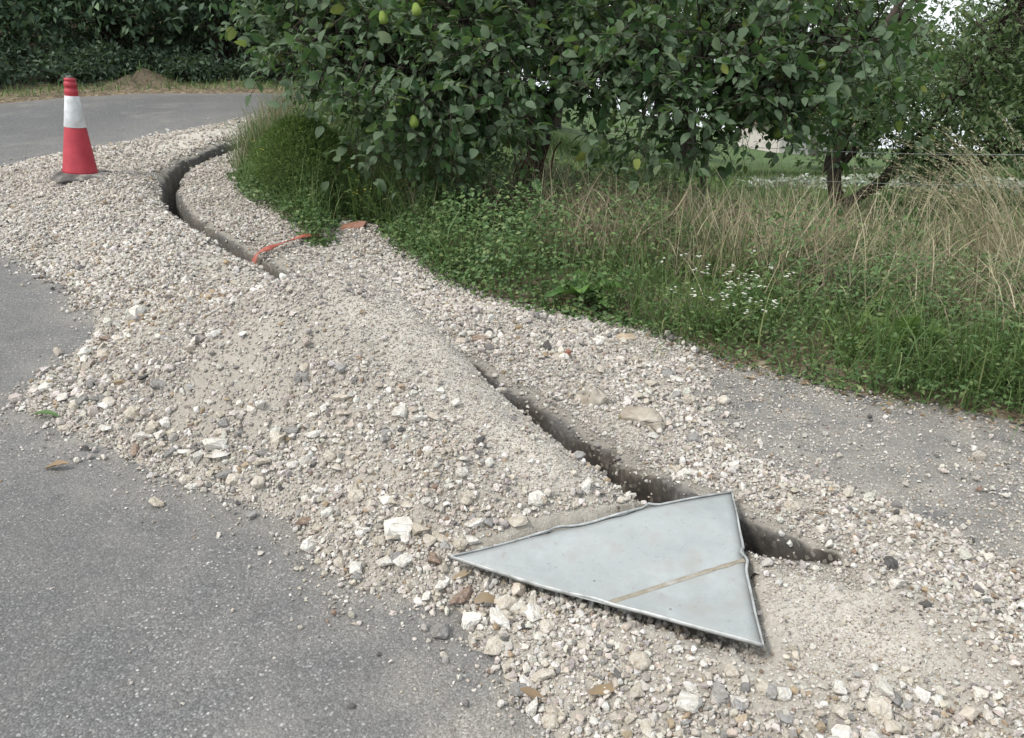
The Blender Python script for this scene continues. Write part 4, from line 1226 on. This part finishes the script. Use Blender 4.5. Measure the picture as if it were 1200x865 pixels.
def make_shrub(name, label, x, y, r, h, n, mat, Lr, per=18, group=None, wl=.5, spread=.14, cat='shrub', z0=None):
    z0 = tz(x, y) if z0 is None else z0
    root = empty(name, (x, y, z0)); tag(root, label, cat, group)
    C = in_ellipsoids([((0, 0, h * .5), (r, r * .8, h * .5), n)])
    C[:, 2] = np.maximum(C[:, 2], .05)
    P, D, U, L, W = leaf_cloud(C, per, spread, Lr, wl, .2)
    P[:, 2] = np.maximum(P[:, 2], .01)
    tag(obj('foliage', leaf_mesh('foliage', P, D, U, L, W, True, M[mat]), None, root), kind='stuff')
    mb = MB()
    for c in C[::2]:
        mb.tube([(c[0] * .15, c[1] * .15, -.05), (c[0] * .5, c[1] * .5, c[2] * .6), tuple(c)], [.008, .006, .003], 4)
    mb.build('stems', M['bark'], root)
    return root
for q, (x, y, r, h, lb) in enumerate([(-9.3, 12.55, .7, .75, 'low shrub at the far roadside beyond the view of the cone'), (-8.1, 13.0, .75, .8, 'grey green shrub on the far verge left of the cone'), (-7.1, 13.5, .7, .75, 'bushy shrub on the far verge behind the cone'),
                                      (-6.55, 13.9, .5, .8, 'shrub touching the left flank of the dirt mound'), (-5.2, 14.0, .55, .62, 'pale leaved shrub touching the right flank of the dirt mound'), (-4.3, 14.3, .5, .35, 'low dark shrub in the hollow under the wood'), (-3.1, 14.1, .6, .45, 'shrub at the road bend beside the quince'),
                                      (-10.4, 12.2, .7, .8, 'roadside shrub at the wood end out of the bend'), (-8.6, 13.9, .8, 1.0, 'tall dark shrub in the second row behind the far verge'), (-7.2, 14.4, .8, 1.0, 'dark shrub in the second row behind the cone'), (-5.9, 14.6, .8, .9, 'dark shrub rising right behind the dirt mound')]):
    make_shrub('roadside_shrub', lb, x, y, r * .9, h * random.uniform(.4, .72), 70, 'shrub_leaf', (.06, .12), 22, 'shrubs along the far road', .5, .15)

# ------------------------------------------------------------------ verge plants
def verge_pts(n, x0, x1, y0, y1, fn):
    x = rng.uniform(x0, x1, n); y = rng.uniform(y0, y1, n)
    o = -sdist(x, y, PAVED)
    p = fn(x, y, o)
    m = rng.random(n) < p
    x, y, o = x[m], y[m], o[m]
    return np.stack([x, y, terrain_z(x, y)], 1), o

def patchy(x, y, f, seed, lo=-.25, hi=.25): return sst(lo, hi, fbm(x, y, f, 3, seed))
vis = lambda x, y: (np.abs(x) < .74 * y + .5)

def grass_obj(name, label, P, H, W, lean, curl, mat, cat='grass', seg=4, az=None):
    n = len(P)
    if az is None: az = rng.uniform(0, 6.283, n)
    o = obj(name, blade_mesh(name, P, H, W, lean, az, curl, mat, seg))
    return tag(o, label, cat, None, 'stuff')

toroad = np.arctan2(-.8, -.6)
# green verge grass
P, o = verge_pts(170000, -3.2, 4.6, 2.3, 8.5, lambda x, y, o: sst(-.02, .18, o) * sst(3.0, 1.0, o) * vis(x, y) * np.where(x > .6, .48 * sst(1.6, .5, o) + .2, .34) * (.3 + .7 * patchy(x, y, 2.2, 200)))
n = len(P)
grass_obj('verge_grass', 'long green grass along the tarmac edge of the verge', P, rng.uniform(.14, .5, n) * (.45 + .75 * patchy(P[:, 0], P[:, 1], 2.8, 240)), rng.uniform(.0035, .008, n), np.abs(rng.normal(0, .55, n)), rng.uniform(.2, 2.3, n), M['grass'],
          az=np.where(rng.random(n) < .45, toroad + rng.normal(0, .7, n), rng.uniform(0, 6.283, n)))
# broad leaved weeds and brambles
P, o = verge_pts(190000, -2.9, 4.4, 2.4, 7.6, lambda x, y, o: sst(-.06, .05, o) * sst(2.2, .9, o) * vis(x, y) * np.maximum(.1 + .9 * patchy(x, y, 1.7, 210, -.15, .2), .85 * sst(.45, .15, o)) * 1.3)
hmax = (.09 + .36 * sst(-.05, .5, o) + .22 * fbm(P[:, 0], P[:, 1], 2.5, 3, 215)).clip(.05, .65) * np.where(P[:, 0] > 1.0, .68, 1.0)
n = len(P)
P2 = P.copy(); P2[:, 2] += hmax * rng.random(n) ** .6
D = unit(np.stack([rng.normal(size=n) - .2, rng.normal(size=n) - .35, rng.normal(size=n) * .35], 1)); U = unit(rng.normal(size=(n, 3)) * .5 + np.array([-.1, -.3, 1]))
L = rng.uniform(.018, .05, n) * np.where(P[:, 0] > .7, .85, 1.0)
tag(obj('bramble_cover', leaf_mesh('bramble_cover', P2, D, U, L, L * np.where(P[:, 0] > .7, .42, .58), True, M['bramble_leaf'])), 'low brambles and leafy weeds covering the verge edge', 'brambles', None, 'stuff')
# dry grass standing behind
P, o = verge_pts(60000, .2, 6.0, 2.6, 9.0, lambda x, y, o: sst(.45, 1.1, o) * sst(3.0, 1.9, o) * vis(x, y) * (.35 + .65 * patchy(x, y, 1.5, 220)) * .62 * sst(-.3, .8, x + .3 * (y - 5)))
n = len(P)
grass_obj('dry_grass', 'tall straw coloured dry grass standing on the verge', P, rng.uniform(.28, .74, n) * (.7 + .5 * patchy(P[:, 0], P[:, 1], 2.6, 260)), rng.uniform(.003, .0075, n), np.abs(rng.normal(0, .45, n)), rng.uniform(.0, 2.2, n), M['dry_grass'], 'grass', 6)
P, o = verge_pts(26000, -1.2, 2.0, 4.4, 7.6, lambda x, y, o: sst(.5, 1.2, o) * sst(2.8, 1.8, o) * (.2 + .8 * patchy(x, y, 1.5, 225)) * .35)
n = len(P)
grass_obj('dead_stalks', 'thin dead stalks standing among the brambles under the quince', P, rng.uniform(.25, .6, n), rng.uniform(.003, .006, n), rng.uniform(.02, .7, n), rng.uniform(.0, 1.3, n), M['dry_stem'], 'stalks')
P, o = verge_pts(24000, .0, 5.0, 2.8, 7.5, lambda x, y, o: sst(.35, .85, o) * sst(3.0, 1.8, o) * vis(x, y) * (.1 + .9 * patchy(x, y, 1.8, 262, -.12, .25)) * .7)
n = len(P); P[:, 2] += rng.uniform(0, .32, n)
grass_obj('straw_tangle', 'tangle of bent brown straw lying over the verge plants', P, rng.uniform(.2, .55, n), rng.uniform(.003, .0065, n), rng.uniform(.3, 1.3, n), rng.uniform(-1.0, 1.8, n), M['dry_stem'], 'straw', 6)
P, o = verge_pts(60000, .3, 5.2, 2.8, 7.8, lambda x, y, o: sst(.3, .7, o) * sst(3.2, 2.0, o) * vis(x, y) * patchy(x, y, 1.9, 270, .08, .35))
n = len(P); P2 = P.copy(); P2[:, 2] += rng.random(n) ** .7 * (.28 + .25 * patchy(P[:, 0], P[:, 1], 3, 271))
D = unit(rng.normal(size=(n, 3)) * np.array([1, 1, .7]) + np.array([0, -.1, .25])); U = unit(rng.normal(size=(n, 3)) * .5 + np.array([0, -.3, 1])); L = rng.uniform(.02, .06, n)
tag(obj('verge_herbs', leaf_mesh('verge_herbs', P2, D, U, L, L * .3, True, M['bramble_leaf'])), 'dull green herbs growing up through the dry grass', 'herbs', None, 'stuff')
# weeds on the left lobe of the verge
P, o = verge_pts(60000, -3.3, -.6, 5.3, 10.8, lambda x, y, o: sst(.0, .2, o) * (.3 + .7 * patchy(x, y, 2.0, 230)) * .62)
n = len(P)
grass_obj('weed_grass', 'green weedy grass on the verge inside the trench bend', P, rng.uniform(.14, .52, n) * (.45 + .7 * patchy(P[:, 0], P[:, 1], 2.4, 232)), rng.uniform(.003, .008, n), np.abs(rng.normal(0, .35, n)), rng.uniform(.1, 1.5, n), M['grass'])
P, o = verge_pts(16000, -2.9, -.6, 5.6, 10.0, lambda x, y, o: sst(.05, .3, o) * (.1 + .9 * patchy(x, y, 2.3, 233, -.1, .25)) * .5)
n = len(P)
grass_obj('grey_weeds', 'wispy grey green and brownish weed stalks inside the trench bend', P, rng.uniform(.25, .62, n), rng.uniform(.003, .006, n), np.abs(rng.normal(0, .28, n)), rng.uniform(.0, .9, n), M['wispy'], 'weeds')
P, o = verge_pts(26000, -3.2, -.8, 5.6, 10.5, lambda x, y, o: sst(.05, .35, o) * (.2 + .8 * patchy(x, y, 2.0, 235)) * .6)
n = len(P); P2 = P.copy(); P2[:, 2] += rng.random(n) ** .7 * (.1 + .3 * sst(0, .7, o))
D = unit(rng.normal(size=(n, 3)) * np.array([1, 1, .4])); U = unit(rng.normal(size=(n, 3)) * .5 + np.array([0, -.3, 1]))
L = rng.uniform(.03, .07, n)
tag(obj('leafy_weeds', leaf_mesh('leafy_weeds', P2, D, U, L, L * .5, True, M['bramble_leaf'])), 'leafy weeds on the verge inside the trench bend', 'weeds', None, 'stuff')
P, o = verge_pts(5000, -3.3, -1.6, 7.5, 11.2, lambda x, y, o: sst(.0, .15, o) * sst(.9, .3, o) * .5)
n = len(P)
grass_obj('dry_weeds', 'brown dried weeds beside the far end of the trench', P, rng.uniform(.2, .5, n), rng.uniform(.004, .007, n), rng.uniform(.02, .4, n), rng.uniform(.1, 1.0, n), M['dry_stem'], 'weeds')
# field
P, o = verge_pts(70000, -.5, 14, 6.0, 20, lambda x, y, o: sst(1.8, 2.6, o) * vis(x, y) * .8)
n = len(P)
grass_obj('field_grass', 'short bright green grass of the field below the verge', P, rng.uniform(.06, .2, n), rng.uniform(.006, .014, n), rng.uniform(.05, .8, n), rng.uniform(.2, 1.2, n), M['grass'], seg=3)
P, o = verge_pts(9000, -12, -2, 11, 14, lambda x, y, o: sst(.05, .3, o) * sst(1.2, .6, o) * .7)
n = len(P)
grass_obj('roadside_grass', 'short yellowing grass on the far edge of the road', P, rng.uniform(.06, .16, n), rng.uniform(.008, .016, n), rng.uniform(.05, .8, n), rng.uniform(.2, 1.2, n), M['grass'], seg=3)
# pale ground plants in the field
pp = []
for cx, cy, rx_, ry_, n in ((6.2, 10.9, 1.2, .8, 2600), (5.4, 12.7, 1.0, .9, 1800), (4.0, 11.6, .6, .5, 700)):
    a = rng.normal(size=(n, 2)) * np.array([rx_, ry_]) * .55 + np.array([cx, cy]); pp.append(a)
a = np.concatenate(pp); n = len(a)
P = np.stack([a[:, 0], a[:, 1], terrain_z(a[:, 0], a[:, 1]) + rng.random(n) * .16], 1)
M['pale_leaf'] = mat_leaf('pale_leaf', [(0, (.10, .14, .07)), (.5, (.22, .26, .19)), (1, (.46, .48, .44))], None, .2, .6, .2, (.3, .35, .25))
D = unit(rng.normal(size=(n, 3)) * np.array([1, 1, .4])); U = unit(rng.normal(size=(n, 3)) * .4 + np.array([0, -.2, 1])); L = rng.uniform(.05, .1, n)
tag(obj('pale_ground_plants', leaf_mesh('pale_ground_plants', P, D, U, L, L * .6, True, M['pale_leaf'])), 'pale silvery low plants in patches on the field', 'plants', None, 'stuff')
# leaf litter along the tarmac edge
P, o = verge_pts(12000, -.8, 3.6, 2.4, 5.2, lambda x, y, o: np.exp(-((o + .02) / .07) ** 2) * vis(x, y) * .75)
n = len(P); P[:, 2] = np.maximum(P[:, 2], zb(P[:, 0], P[:, 1])) + rng.uniform(.003, .015, n)
D = unit(np.stack([rng.normal(size=n), rng.normal(size=n), rng.normal(size=n) * .15], 1)); U = unit(rng.normal(size=(n, 3)) * .3 + np.array([0, 0, 1])); L = rng.uniform(.015, .05, n)
tag(obj('leaf_litter', leaf_mesh('leaf_litter', P, D, U, L, L * .45, True, M['dead_leaf'])), 'fallen brown leaves gathered along the verge edge', 'leaf litter', None, 'stuff')

# single plants
def tuft(name, label, x, y, n, hr, wr, mat, lean=(.05, .7), curl=(.3, 1.6), az=None, group=None, seeds=False, cat='grass', spread=.05, z=None):
    z = tz(x, y) if z is None else z
    root = empty(name, (x, y, z)); tag(root, label, cat, group)
    P = np.stack([rng.normal(0, spread, n), rng.normal(0, spread, n), np.full(n, -.01)], 1)
    a = rng.uniform(0, 6.283, n) if az is None else az + rng.normal(0, .55, n)
    H = rng.uniform(hr[0], hr[1], n); ln = rng.uniform(*lean, n); cu = rng.uniform(*curl, n)
    tag(obj('blades', blade_mesh('blades', P, H, rng.uniform(wr[0], wr[1], n), ln, a, cu, M[mat], 7), None, root), kind='stuff')
    if seeds:
        pos = []; dr = []
        for i in range(n):
            px = pz = 0; 
            for t in np.linspace(0, 1, 8)[:-1]:
                an = ln[i] + cu[i] * t ** 1.5; px += math.sin(an) * H[i] / 7; pz += math.cos(an) * H[i] / 7
                if t > .55:
                    for k in range(5):
                        f = rng.random()
                        pos.append((P[i, 0] + (px - f * math.sin(an) * H[i] / 7) * math.cos(a[i]), P[i, 1] + (px - f * math.sin(an) * H[i] / 7) * math.sin(a[i]), P[i, 2] + pz - f * math.cos(an) * H[i] / 7))
                        dr.append((math.sin(an) * math.cos(a[i]), math.sin(an) * math.sin(a[i]), math.cos(an)))
        pos = np.array(pos); dr = unit(np.array(dr) + rng.normal(size=(len(pos), 3)) * .3); m_ = len(pos)
        tag(obj('seed_heads', leaf_mesh('seed_heads', pos, dr, unit(rng.normal(size=(m_, 3))), rng.uniform(.014, .026, m_), rng.uniform(.004, .007, m_), True, M[mat]), None, root), kind='stuff')
    return root
toleft = math.pi
for q, (x, y, lb) in enumerate([(2.98, 4.5, 'tallest clump of arching dry grass leaning over the verge'), (3.3, 4.8, 'arching dry grass clump at the field end of the verge'), (3.15, 5.1, 'arching dry grass clump just behind the tallest one'),
                                (2.45, 4.6, 'dry grass clump with drooping heads in front of the forked tree')]):
    tuft('tall_dry_grass', lb, x, y, 60 if q < 3 else 12, (.75, 1.3) if q < 3 else (.5, .8), (.006, .010), 'dry_grass', (.05, .5), (.7, 1.9), toleft - .3, 'arching dry grass clumps', True, spread=.09)
tuft('grass_tuft', 'little green grass tuft growing alone out of the gravel', -.50, 4.02, 90, (.06, .14), (.003, .006), 'grass', z=gz(-.50, 4.02), spread=.025)
for q, (x, y, h, lb) in enumerate([(1.25, 5.4, .75, 'green reed like grass clump in front of the field gap'), (1.95, 6.0, .8, 'green grass clump below the fence wire')]):
    tuft('tall_green_grass', lb, x, y, 60, (h * .5, h), (.005, .009), 'grass', (.02, .35), (.2, 1.0), None, 'green grass clumps', False, spread=.10)
for q, (x, y, lb) in enumerate([(2.15, 3.35, 'bright green grass clump overhanging the right tarmac'), (1.75, 3.75, 'light green broad grass clump in the verge'), (2.6, 3.15, 'green grass clump at the verge end by the tarmac')]):
    tuft('green_grass_clump', lb, x, y, 110, (.2, .5), (.005, .010), 'fern_leaf' if q == 1 else 'grass', (.1, .8), (.5, 1.8), toroad if q != 1 else None, 'green grass clumps at the tarmac', False, spread=.09)

def broad_plant(name, label, x, y, leaves, mat, z=None, cat='plant'):
    z = tz(x, y) if z is None else z
    root = empty(name, (x, y, z)); tag(root, label, cat)
    for (az, el, L, W) in leaves:
        n = 8; V = []; F = []
        for i in range(n + 1):
            t = i / n; w = W * (math.sin(math.pi * min(.99, t ** .8 + .02)) ** .75) / 2
            a = el - .9 * t * t
            d = L * t
            x_ = math.cos(el - .45 * t) * d; z_ = math.sin(el - .5 * t) * d
            for s_ in (-1, -.5, 0, .5, 1):
                V.append((x_, s_ * w, z_ + abs(s_) * w * .35 + .012 * math.sin(9 * t + s_ * 3)))
        for i in range(n):
            for k in range(4): F.append((i * 5 + k, i * 5 + k + 1, (i + 1) * 5 + k + 1, (i + 1) * 5 + k))
        o = MB().add(V, F).build('leaf', M[mat], root); o.rotation_euler = (random.uniform(-.2, .2), 0, az); o.location = (0, 0, .03)
    return root
broad_plant('dock_plant', 'broad leaved dock plant in front of the brambles', .42, 4.62, [(-1.6, .9, .30, .12), (-2.6, .7, .26, .11), (-.9, .5, .26, .10), (-.3, .8, .32, .13), (2.8, .9, .2, .08), (.4, .5, .25, .1), (1.6, .9, .28, .1)], 'dock_leaf')
broad_plant('dock_plant', 'light green dock plant among the grass behind the tarmac', 1.95, 3.72, [(-1.2, 1.1, .30, .10), (-2.2, .9, .30, .10), (-.4, .9, .28, .10), (2.5, 1.1, .25, .09), (-1.8, 1.3, .34, .1)], 'fern_leaf')

def flower_weed(x, y, h, nst, label, petals, group, cat='flowers'):
    z = tz(x, y); root = empty('flowering_weed', (x, y, z)); tag(root, label, cat, group)
    mb = MB(); tips = []; LP = []
    for k in range(nst):
        a = random.uniform(0, 6.28); rr = random.uniform(.05, .22) * h / .4
        tip = (rr * math.cos(a), rr * math.sin(a), h * random.uniform(.6, 1.0))
        mb.tube([(0, 0, -.02), (tip[0] * .35, tip[1] * .35, tip[2] * .5), tip], [.004, .003, .0015], 4)
        tips.append(tip)
        for t in np.linspace(.15, .95, 9): LP.append((tip[0] * t ** 1.2, tip[1] * t ** 1.2, tip[2] * t))
    mb.build('stems', M['fern_leaf'], root)
    LP = np.array(LP); n = len(LP)
    D = unit(rng.normal(size=(n, 3)) * np.array([1, 1, .3]) + np.array([0, 0, .2])); L = rng.uniform(.025, .06, n)
    tag(obj('leaves', leaf_mesh('leaves', LP, D, unit(rng.normal(size=(n, 3)) * .3 + np.array([0, 0, 1])), L, L * .3, True, M['fern_leaf']), None, root), kind='stuff')
    PP = []; DD = []
    for t in tips:
        for j in range(3):
            c = np.array(t) + rng.normal(size=3) * .012
            for k in range(6):
                a = k * 1.047; PP.append(c); DD.append((math.cos(a), math.sin(a), .35))
    PP = np.array(PP); DD = np.array(DD); n = len(PP)
    tag(obj('flowers', leaf_mesh('flowers', PP, DD, np.tile([0, 0, 1.], (n, 1)) + rng.normal(size=(n, 3)) * .1, np.full(n, .011), np.full(n, .006), True, petals), None, root), kind='stuff')
    return root
for q, (x, y) in enumerate([(1.10, 4.0), (1.22, 4.12), (1.02, 4.16), (1.30, 3.95), (1.38, 4.2)]):
    flower_weed(x, y, .30 + .05 * (q % 3), 9, 'white flowered daisy like weed at the gravel edge of the verge', M['petal'], 'white flowered weeds at the verge edge')
for q, (x, y, h) in enumerate([(-1.95, 6.6, .55), (-1.6, 6.5, .5), (-1.25, 6.35, .55), (-1.0, 6.15, .55), (-.75, 6.0, .5), (-2.2, 7.0, .5), (-1.45, 6.75, .62)]):
    flower_weed(x, y, h, 8, 'thin stemmed weed with small yellowish heads beside the quince', M['yellow'] if q % 3 == 0 else M['grass'], 'tall thin weeds beside the quince', 'weed')

for (x, y, r, h, lb) in [(-.55, 7.8, .7, .75, 'dark undergrowth bush behind the quince trunk on its road side'), (.95, 7.9, .6, .55, 'undergrowth bush behind the quince trunk on its field side'), (-1.5, 8.6, .8, .9, 'undergrowth bush between the feathery bush and the road bend'),
                         (1.3, 6.6, .4, .42, 'low leafy sapling under the quince branches above the dry grass')]:
    make_shrub('undergrowth_bush', lb, x, y, r, h, 60, 'bramble_leaf' if y > 7 else 'plum_leaf', (.04, .085), 20, 'undergrowth bushes below the quince', .5, .12)
def feather_bush(x, y, h, r, label):
    z = tz(x, y); root = empty('feathery_bush', (x, y, z)); tag(root, label, 'bush')
    n = 12000
    th = rng.uniform(0, 6.283, n); t = rng.random(n) ** .6; rr = r * (.15 + .85 * rng.random(n) ** .5) * np.sin(np.clip(t * 2.6 + .3, 0, 3.1))
    P = np.stack([rr * np.cos(th), rr * np.sin(th) * .8, t * h], 1)
    D = unit(unit(P) * np.array([1, 1, .3]) * .6 + rng.normal(size=(n, 3)) * .55 + np.array([0, 0, .3])); L = rng.uniform(.025, .065, n)
    tag(obj('foliage', leaf_mesh('foliage', P, D, unit(rng.normal(size=(n, 3))), L, rng.uniform(.005, .010, n), True, M['fern_leaf']), None, root), kind='stuff')
    mb = MB()
    for k in range(26):
        a = random.uniform(0, 6.28); q = random.uniform(.2, .9) * r
        mb.tube([(0, 0, -.02), (q * .4 * math.cos(a), q * .4 * math.sin(a), h * .5), (q * math.cos(a), q * math.sin(a) * .8, h * random.uniform(.7, 1))], [.005, .004, .0015], 4)
    mb.build('stems', M['fern_leaf'], root)
feather_bush(-1.72, 6.7, .66, .44, 'soft feathery bright green bush left of the quince')

# ------------------------------------------------------------------ wire fence, house
M['post'] = mat_simple('weathered_post', [(.3, (.10, .085, .07)), (.7, (.21, .19, .16))], 9, .9, .15, .5, .01, 0, (1, 1, .2))
M['wire'] = mat_simple('galvanised_wire', [(.3, (.32, .33, .34)), (.7, (.48, .49, .50))], 30, .45, .5, 0, .01, .6)
fx = [(-.9, 7.95), (1.72, 7.3), (5.6, 6.9), (8.6, 6.6)]
fo = (1.72, 7.3, tz(1.72, 7.3)); fence = empty('wire_fence', fo)
tag(fence, 'thin wire fence with wooden posts between verge and field', 'fence')
tops = []
for (x, y) in fx:
    zz = tz(x, y) - fo[2]
    MB().tube([(x - fo[0], y - fo[1], zz - .2), (x - fo[0] + .01, y - fo[1], zz + .4), (x - fo[0] + .02, y - fo[1], zz + .78)], [.035, .034, .03], 8).build('post', M['post'], fence)
    tops.append((x - fo[0] + .015, y - fo[1] - .035, zz))
for hh in (.42, .68):
    pts = []
    for i in range(len(tops) - 1):
        for k in range(8):
            t = k / 8; a, b = tops[i], tops[i + 1]
            pts.append((a[0] + (b[0] - a[0]) * t, a[1] + (b[1] - a[1]) * t, a[2] + (b[2] - a[2]) * t + hh - .05 * math.sin(math.pi * t)))
    pts.append((tops[-1][0], tops[-1][1], tops[-1][2] + hh))
    MB().tube(pts, [.0022] * len(pts), 5).build('wire', M['wire'], fence)

M['plaster'] = mat_simple('pale_plaster', [(.3, (.52, .48, .44)), (.7, (.62, .58, .54))], 2, .9)
M['rooftile'] = mat_simple('old_roof_tile', [(.3, (.30, .20, .16)), (.7, (.42, .31, .26))], 6, .9)
M['pane'] = mat_simple('window_glass', [(.3, (.03, .035, .04)), (.7, (.06, .065, .07))], 2, .1, .6, 0)
M['frame'] = mat_simple('white_frame', [(.3, (.62, .62, .60)), (.7, (.72, .72, .70))], 6, .6)
hx, hy = 21.8, 61.0
hz = tz(hx, hy) - .3
house = empty('house', (hx, hy, hz), .25); tag(house, 'small pale house with brownish tiled roof far across the field', 'house')
MB().box((-4, -3, 0), (4, 3, 2.9)).build('wall', M['plaster'], house, False)
rf = MB().add([(-4.4, -3.5, 2.8), (4.4, -3.5, 2.8), (4.4, 3.5, 2.8), (-4.4, 3.5, 2.8), (-4.4, 0, 4.6), (4.4, 0, 4.6), (-4.4, -3.5, 2.65), (4.4, -3.5, 2.65), (4.4, 3.5, 2.65), (-4.4, 3.5, 2.65)],
        [(0, 1, 5, 4), (2, 3, 4, 5), (0, 4, 3), (1, 2, 5), (0, 6, 7, 1), (2, 8, 9, 3), (1, 7, 8, 2), (3, 9, 6, 0), (9, 8, 7, 6)]).build('roof', M['rooftile'], house, False)
MB().box((1.6, .6, 3.6), (2.2, 1.2, 5.2)).build('chimney', M['plaster'], rf, False)
for x in (-2.7, .2, 2.6):
    f_ = MB().box((x - .55, -3.06, 1.1), (x + .55, -2.98, 2.2)).build('window', M['frame'], house, False)
    MB().box((x - .46, -3.075, 1.2), (x - .03, -3.063, 2.1)).build('pane', M['pane'], f_, False)
    MB().box((x + .03, -3.075, 1.2), (x + .46, -3.063, 2.1)).build('pane', M['pane'], f_, False)
d_ = MB().box((-1.6, -3.05, .3), (-.75, -2.98, 2.3)).build('door', M['post'], house, False)
MB().box((-.92, -3.09, 1.25), (-.86, -3.052, 1.35)).build('handle', M['wire'], d_, False)
